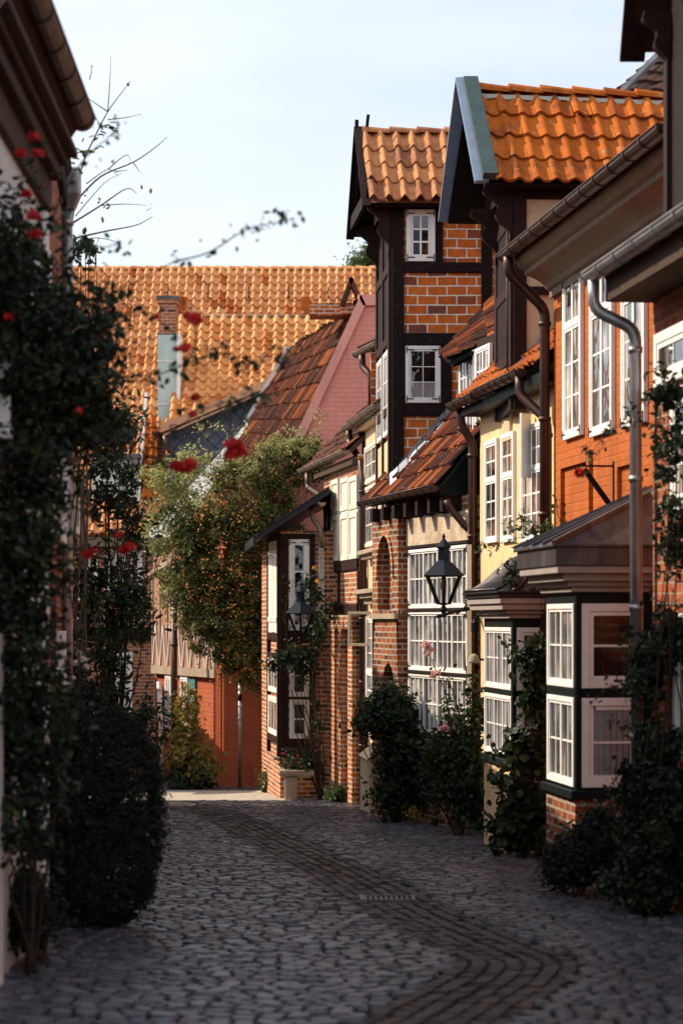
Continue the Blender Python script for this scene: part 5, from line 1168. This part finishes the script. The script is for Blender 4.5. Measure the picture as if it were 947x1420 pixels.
TW=[((95,345),(112,240),(132,190),(150,155),(168,130),(182,112)),((150,155),(153,110),(154,78)),((150,155),(128,140),(112,128)),((150,166),(175,163),(197,158)),((105,280),(140,245),(185,225),(215,205),(232,190)),
 ((100,310),(140,285),(175,262),(190,268)),((140,285),(175,283),(205,285)),((105,330),(150,320),(190,312),(212,300)),((100,340),(130,330),(160,335),(170,345)),((105,300),(130,270),(150,250),(170,240)),((120,255),(150,235),(165,245)),
 ((150,235),(175,215),(182,225)),((185,225),(195,240)),((160,238),(178,236)),((90,210),(98,165),(104,150)),((125,110),(128,95),(126,90))]
mb=MB()
for k,t in enumerate(TW):
    S=smooth_path([pt(u,v,23.4) for u,v in t],5); r0=.012 if k in (0,4,5,7) else .007; mb.tube(S,[r0*(1-.75*i/(len(S)-1)) for i in range(len(S))],5)
T.part('bare_branches',mb,M['twig'])
C=np.array([tuple(pt(u+random.uniform(-2,2),v+random.uniform(-2,2),23.4)) for (u,v) in ((196,258),(208,265),(209,286),(205,290),(178,118),(126,92),(135,168),(132,176),(136,280),(145,288),(152,284),(144,305),(152,286),(140,276),(112,282),(122,262),(97,180),(100,160),(114,195),(120,272))]); mb=MB(); leaf_mesh(mb,C,RNG.normal(size=C.shape),.07,.5); T.part('autumn_leaves',mb,M['leaf_brown'])
C=np.array([tuple(pt(u+random.uniform(-9,9),v+random.uniform(-5,5),20.5)) for (u,v) in ((150,178),(160,180),(145,190),(138,205),(142,188),(118,212),(98,225),(155,173),(110,212),(130,192))*3]); mb=MB(); leaf_mesh(mb,C,RNG.normal(size=C.shape)*.4+np.array([0,-.3,1]),.085,.45); T.part('leaves',mb,M['leaf_near'])
# big climber over the pink house
T=plant('flowering_climber','huge climber with orange berries hanging over the pink gable house','climber',(*pt(374,0,45.2)[:2],gz(45.1)),
  [el(340,700,44.8,75,60,.5),el(300,770,44.8,72,70,.5),el(355,800,44.6,70,80,.5),el(320,870,44.6,60,50,.45),el(352,915,44.5,42,38,.4),el(400,650,44.9,48,42,.3),el(262,735,45,40,60,.4),el(285,840,44.8,45,50,.4),el(335,900,44.6,42,36,.4),el(430,640,44.9,28,30,.25),el(262,800,45,30,50,.4),el(375,740,44.7,50,70,.4)],
  56000,.072,'leaf_climb',.095,shell=.5,cl=75,stem_n=7,stem_r=.02,stem_from=tuple(pt(372,850,45)))
E=[el(340,720,44.4,80,60,.5),el(300,770,44.4,70,80,.5),el(355,800,44.3,60,90,.5),el(400,650,44.6,40,35,.3),el(350,900,44.2,38,36,.4)]
P_,n_,t_=cloud(E,1700,.10,ncl=210,shell=.8); P_[:,1]-=.12; mb=MB(); leaf_mesh(mb,P_,n_,.038,.8,rnd=t_); T.part('berries',mb,M['berry'],kind='stuff')
for (path,n) in ((((300,690),(285,610),(275,588),(300,590),(329,602)),90),(((330,680),(315,640),(303,634),(278,622)),70),(((350,690),(355,640),(367,612),(398,595)),90),(((420,660),(432,620),(440,590),(446,570)),80),(((310,700),(300,650),(320,600),(345,590)),60),(((400,640),(400,610),(415,590)),60),(((380,650),(400,615),(385,640)),70),(((350,920),(352,945),(356,962)),50),(((300,850),(285,880),(280,910)),60),(((250,760),(232,800),(228,840)),60),(((320,900),(312,930),(300,950)),50),(((368,900),(366,930),(372,955)),50),(((300,700),(270,690),(248,705)),60)):
    sprig(T,[pt(u,v,44.6) for u,v in path],.075,'leaf_pale' if path[0][1]<800 else 'leaf_climb',n,.07,.012,'twig',.05)  # upper sprigs get the paler leaf colour in place of sunlight
P_,n_,t_=cloud([el(400,625,44.6,42,22,.25),el(335,655,44.6,40,18,.25),el(300,700,44.5,30,20,.2)],2600,.07); mb=MB(); leaf_mesh(mb,P_,n_,.07,.5,rnd=t_); T.part('sunlit_tips',mb,M['leaf_pale'])  # sunlight on the top leaves put into a paler leaf colour
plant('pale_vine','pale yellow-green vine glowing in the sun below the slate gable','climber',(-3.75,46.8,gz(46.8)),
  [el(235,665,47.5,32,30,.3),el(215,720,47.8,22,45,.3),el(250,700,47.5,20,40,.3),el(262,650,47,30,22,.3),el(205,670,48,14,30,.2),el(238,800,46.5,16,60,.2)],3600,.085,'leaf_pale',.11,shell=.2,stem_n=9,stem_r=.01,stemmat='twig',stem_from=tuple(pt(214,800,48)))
T=plant('yard_plant','autumn-coloured hollyhock clump at the foot of the pink house','flower',(-3.05,44.6,gz(44.6)),
  [el(262,1045,44.4,28,34,.3),el(280,1070,44.3,25,22,.3),el(252,1000,44.6,14,30,.2),el(262,985,44.6,10,40,.15),el(254,940,44.6,5,30,.1)],2600,.11,'leaf_autumn',.10,shell=.2)
P_,n_,t_=cloud([el(265,1080,44.3,32,20,.3)],1200,.08); mb=MB(); leaf_mesh(mb,P_,n_,.11,.6,rnd=t_); T.part('lower_leaves',mb,M['leaf_dark'])
for (u,v) in ((259,1005),(255,980),(262,1020)): blossom(T,pt(u,v,44.2),.05,'petal_pink',14)
plant('doorway_weeds','small weeds growing at the red corner beside the pole','weeds',(*pt(372,0,42.5)[:2],gz(42.5)),[el(370,1085,42.5,10,14,.15)],300,.07,'leaf_green',.06,shell=.2,stem_n=3)
T=plant('rambling_rose','rambling rose with yellow blooms around the second lantern','rose',(*pt(446,0,39.2)[:2],gz(39.2)),
  [el(432,835,39.2,14,38,.2),el(425,920,39,18,26,.2),el(395,922,39,26,14,.2),el(440,870,39,10,40,.2),el(440,1000,39.3,7,60,.1),el(405,905,39,14,12,.2),el(455,840,39.3,12,18,.15)],1900,.085,'leaf_dark',.075,shell=.1,stem_n=22,stem_r=.014)
for (u,v) in ((366,923),(436,788),(440,806),(428,858)): blossom(T,pt(u,v,38.8),.055,'petal_yellow',18)
sprig(T,[pt(u,v,39) for u,v in ((420,925),(390,918),(365,922))],.08,'leaf_dark',80,.06,.012)
sprig(T,[pt(u,v,39) for u,v in ((400,900),(396,850),(402,800))],.07,'leaf_dark',40,.04,.008)
plant('pot_plant','small round green plant at the brick wall by the white door','plant',(*pt(468,0,38.3)[:2],gz(38.3)),[el(468,1104,38.2,14,10,.18),el(466,1092,38.2,8,8,.12)],700,.07,'leaf_green',.05,shell=.3,stem_n=4)
T=plant('rose_bush','tall dark rose bush covering the foot of the gothic niches','bush',(*pt(548,0,31.6)[:2],gz(31.6)),
  [el(545,985,31.4,34,34,.3),el(556,1030,31.4,28,50,.3),el(545,1090,31.4,26,42,.3),el(512,1000,31.2,18,20,.2),el(575,1070,31.4,14,60,.25),el(500,998,31.2,10,8,.1)],6200,.085,'leaf_dark',.10,shell=.35,stem_n=14)
mb=MB(); P_,n_,t_=cloud([el(575,1130,31,10,8,.1)],90,.05); leaf_mesh(mb,P_,n_,.06,.6); T.part('yellow_leaves',mb,M['leaf_autumn'])
T=plant('pink_hollyhock','tall stems with pink hollyhock blooms before the lattice window','flower',(*pt(635,0,28.4)[:2],gz(28.4)),
  [el(640,1060,28.5,26,60,.28),el(615,1100,28.6,22,40,.25),el(655,1000,28.5,17,50,.2),el(600,1060,28.8,14,40,.2),el(660,1100,28.4,20,50,.25),el(625,1010,28.5,14,30,.2)],4300,.085,'leaf_dark',.09,shell=.2,stem_n=14)
for path in (((625,1020),(617,960),(604,930),(592,900)),((640,1010),(628,960),(612,925)),((652,1000),(656,960),(658,940)),((612,1080),(616,1040),(617,1010))):
    sprig(T,[pt(u,v,28.5) for u,v in path],.065,'leaf_dark',34,.045,.010)
for (u,v,r) in ((590,895,7),(596,901,6),(604,934,7),(601,938,5),(613,1011,6),(620,1014,6),(592,908,4),(617,1009,5)): blossom(T,pt(u,v,28.3),r*.0098,'petal_pink',24)
T=plant('bay_climber','large-leaved climber against the front of the yellow bay','climber',(*pt(728,0,24.3)[:2],gz(24.3)),
  [el(722,1110,24.4,28,50,.25),el(728,1040,24.4,20,45,.2),el(742,1140,24.2,22,40,.25),el(738,970,24.5,12,40,.15),el(745,910,24.5,14,25,.15),el(700,1150,24.4,20,22,.2)],3000,.10,'leaf_dark',.085,shell=.2,asp=.75,stem_n=18,stem_r=.012)
sprig(T,[pt(u,v,24.3) for u,v in ((735,1060),(700,1040),(672,1050))],.08,'leaf_dark',40,.04,.008)
sprig(T,[pt(u,v,24.4) for u,v in ((742,960),(724,930),(706,905),(700,885))],.07,'leaf_dark',36,.05,.007)
T=plant('garland_vine','thin leafy vine strung along the yellow wall above the curved bay roof','climber',(*pt(764,0,24.9)[:2],gz(24.9)),
  [el(757,735,24.7,8,10,.06)],60,.06,'leaf_dark',.04,shell=.1,stem_n=3,stem_r=.008)
for path,n in ((((768,736),(735,741),(700,752),(662,763)),70),(((760,725),(738,735),(716,733),(700,726)),50),(((745,738),(728,722),(722,714)),26),(((770,690),(776,720),(800,732)),30)): sprig(T,[pt(u,v,24.5) for u,v in path],.068,'leaf_green',n,.035,.006)
P_,n_,t_=cloud([el(708,798,24.9,12,16,.1)],240,.05); mb=MB(); leaf_mesh(mb,P_,n_,.06,.5,rnd=t_); T.part('roof_leaves',mb,M['leaf_dark'])
plant('front_shrub','low dark shrub at the brick foot of the near bay','bush',(*pt(800,0,19.2)[:2],gz(19.2)),
  [el(800,1190,19.3,44,30,.3),el(835,1160,19.2,36,34,.3),el(775,1205,19.4,24,18,.25)],8000,.05,'leaf_bush',.055,shell=.35)
T=plant('corner_climber','tall leafy climber growing up the near brick corner beside the zinc pipe','climber',(*pt(900,0,17.6)[:2],gz(17.6)),
  [el(905,1170,17.6,46,60,.3),el(890,1090,17.8,34,40,.25),el(930,1100,17.5,36,90,.3),el(905,1030,17.8,20,40,.2),el(900,930,17.9,22,50,.2),el(930,880,17.6,26,50,.2),el(880,960,18,22,14,.15),el(935,740,17.4,20,60,.15),el(930,620,17.2,22,50,.15),el(925,540,17.2,18,30,.12),el(870,1220,17.8,40,22,.25),el(900,1235,17.5,36,36,.3)],11500,.068,'leaf_near',.06,shell=.1,stem_n=30,stem_r=.011)
for path,n in ((((930,600),(890,585),(850,595),(815,632)),60),(((935,560),(900,550),(872,575)),45),(((915,900),(880,880),(865,885)),30),(((900,960),(868,950),(840,955),(820,975)),40),(((905,1010),(870,1010),(845,1000)),30),(((890,1000),(868,900),(868,870)),20)):
    sprig(T,[pt(u,v,17.2) for u,v in path],.06,'leaf_near',n,.035,.006)
blossom(T,pt(803,656,16.6),.05,'petal_red',26); sprig(T,[pt(803,660,16.6),pt(820,640,16.9),pt(850,600,17.1)],.05,'leaf_near',14,.03,.005)
plant('distant_tree','green tree top just showing over the far ridge beside the tower','tree',(*pt(515,0,76)[:2],gz(62)),
  [el(512,362,76,20,16,.8),el(535,366,76,20,14,.8),el(500,372,76,14,12,.6)],2600,.16,'leaf_green',.22,shell=.1,stem_n=9,stem_r=.12)
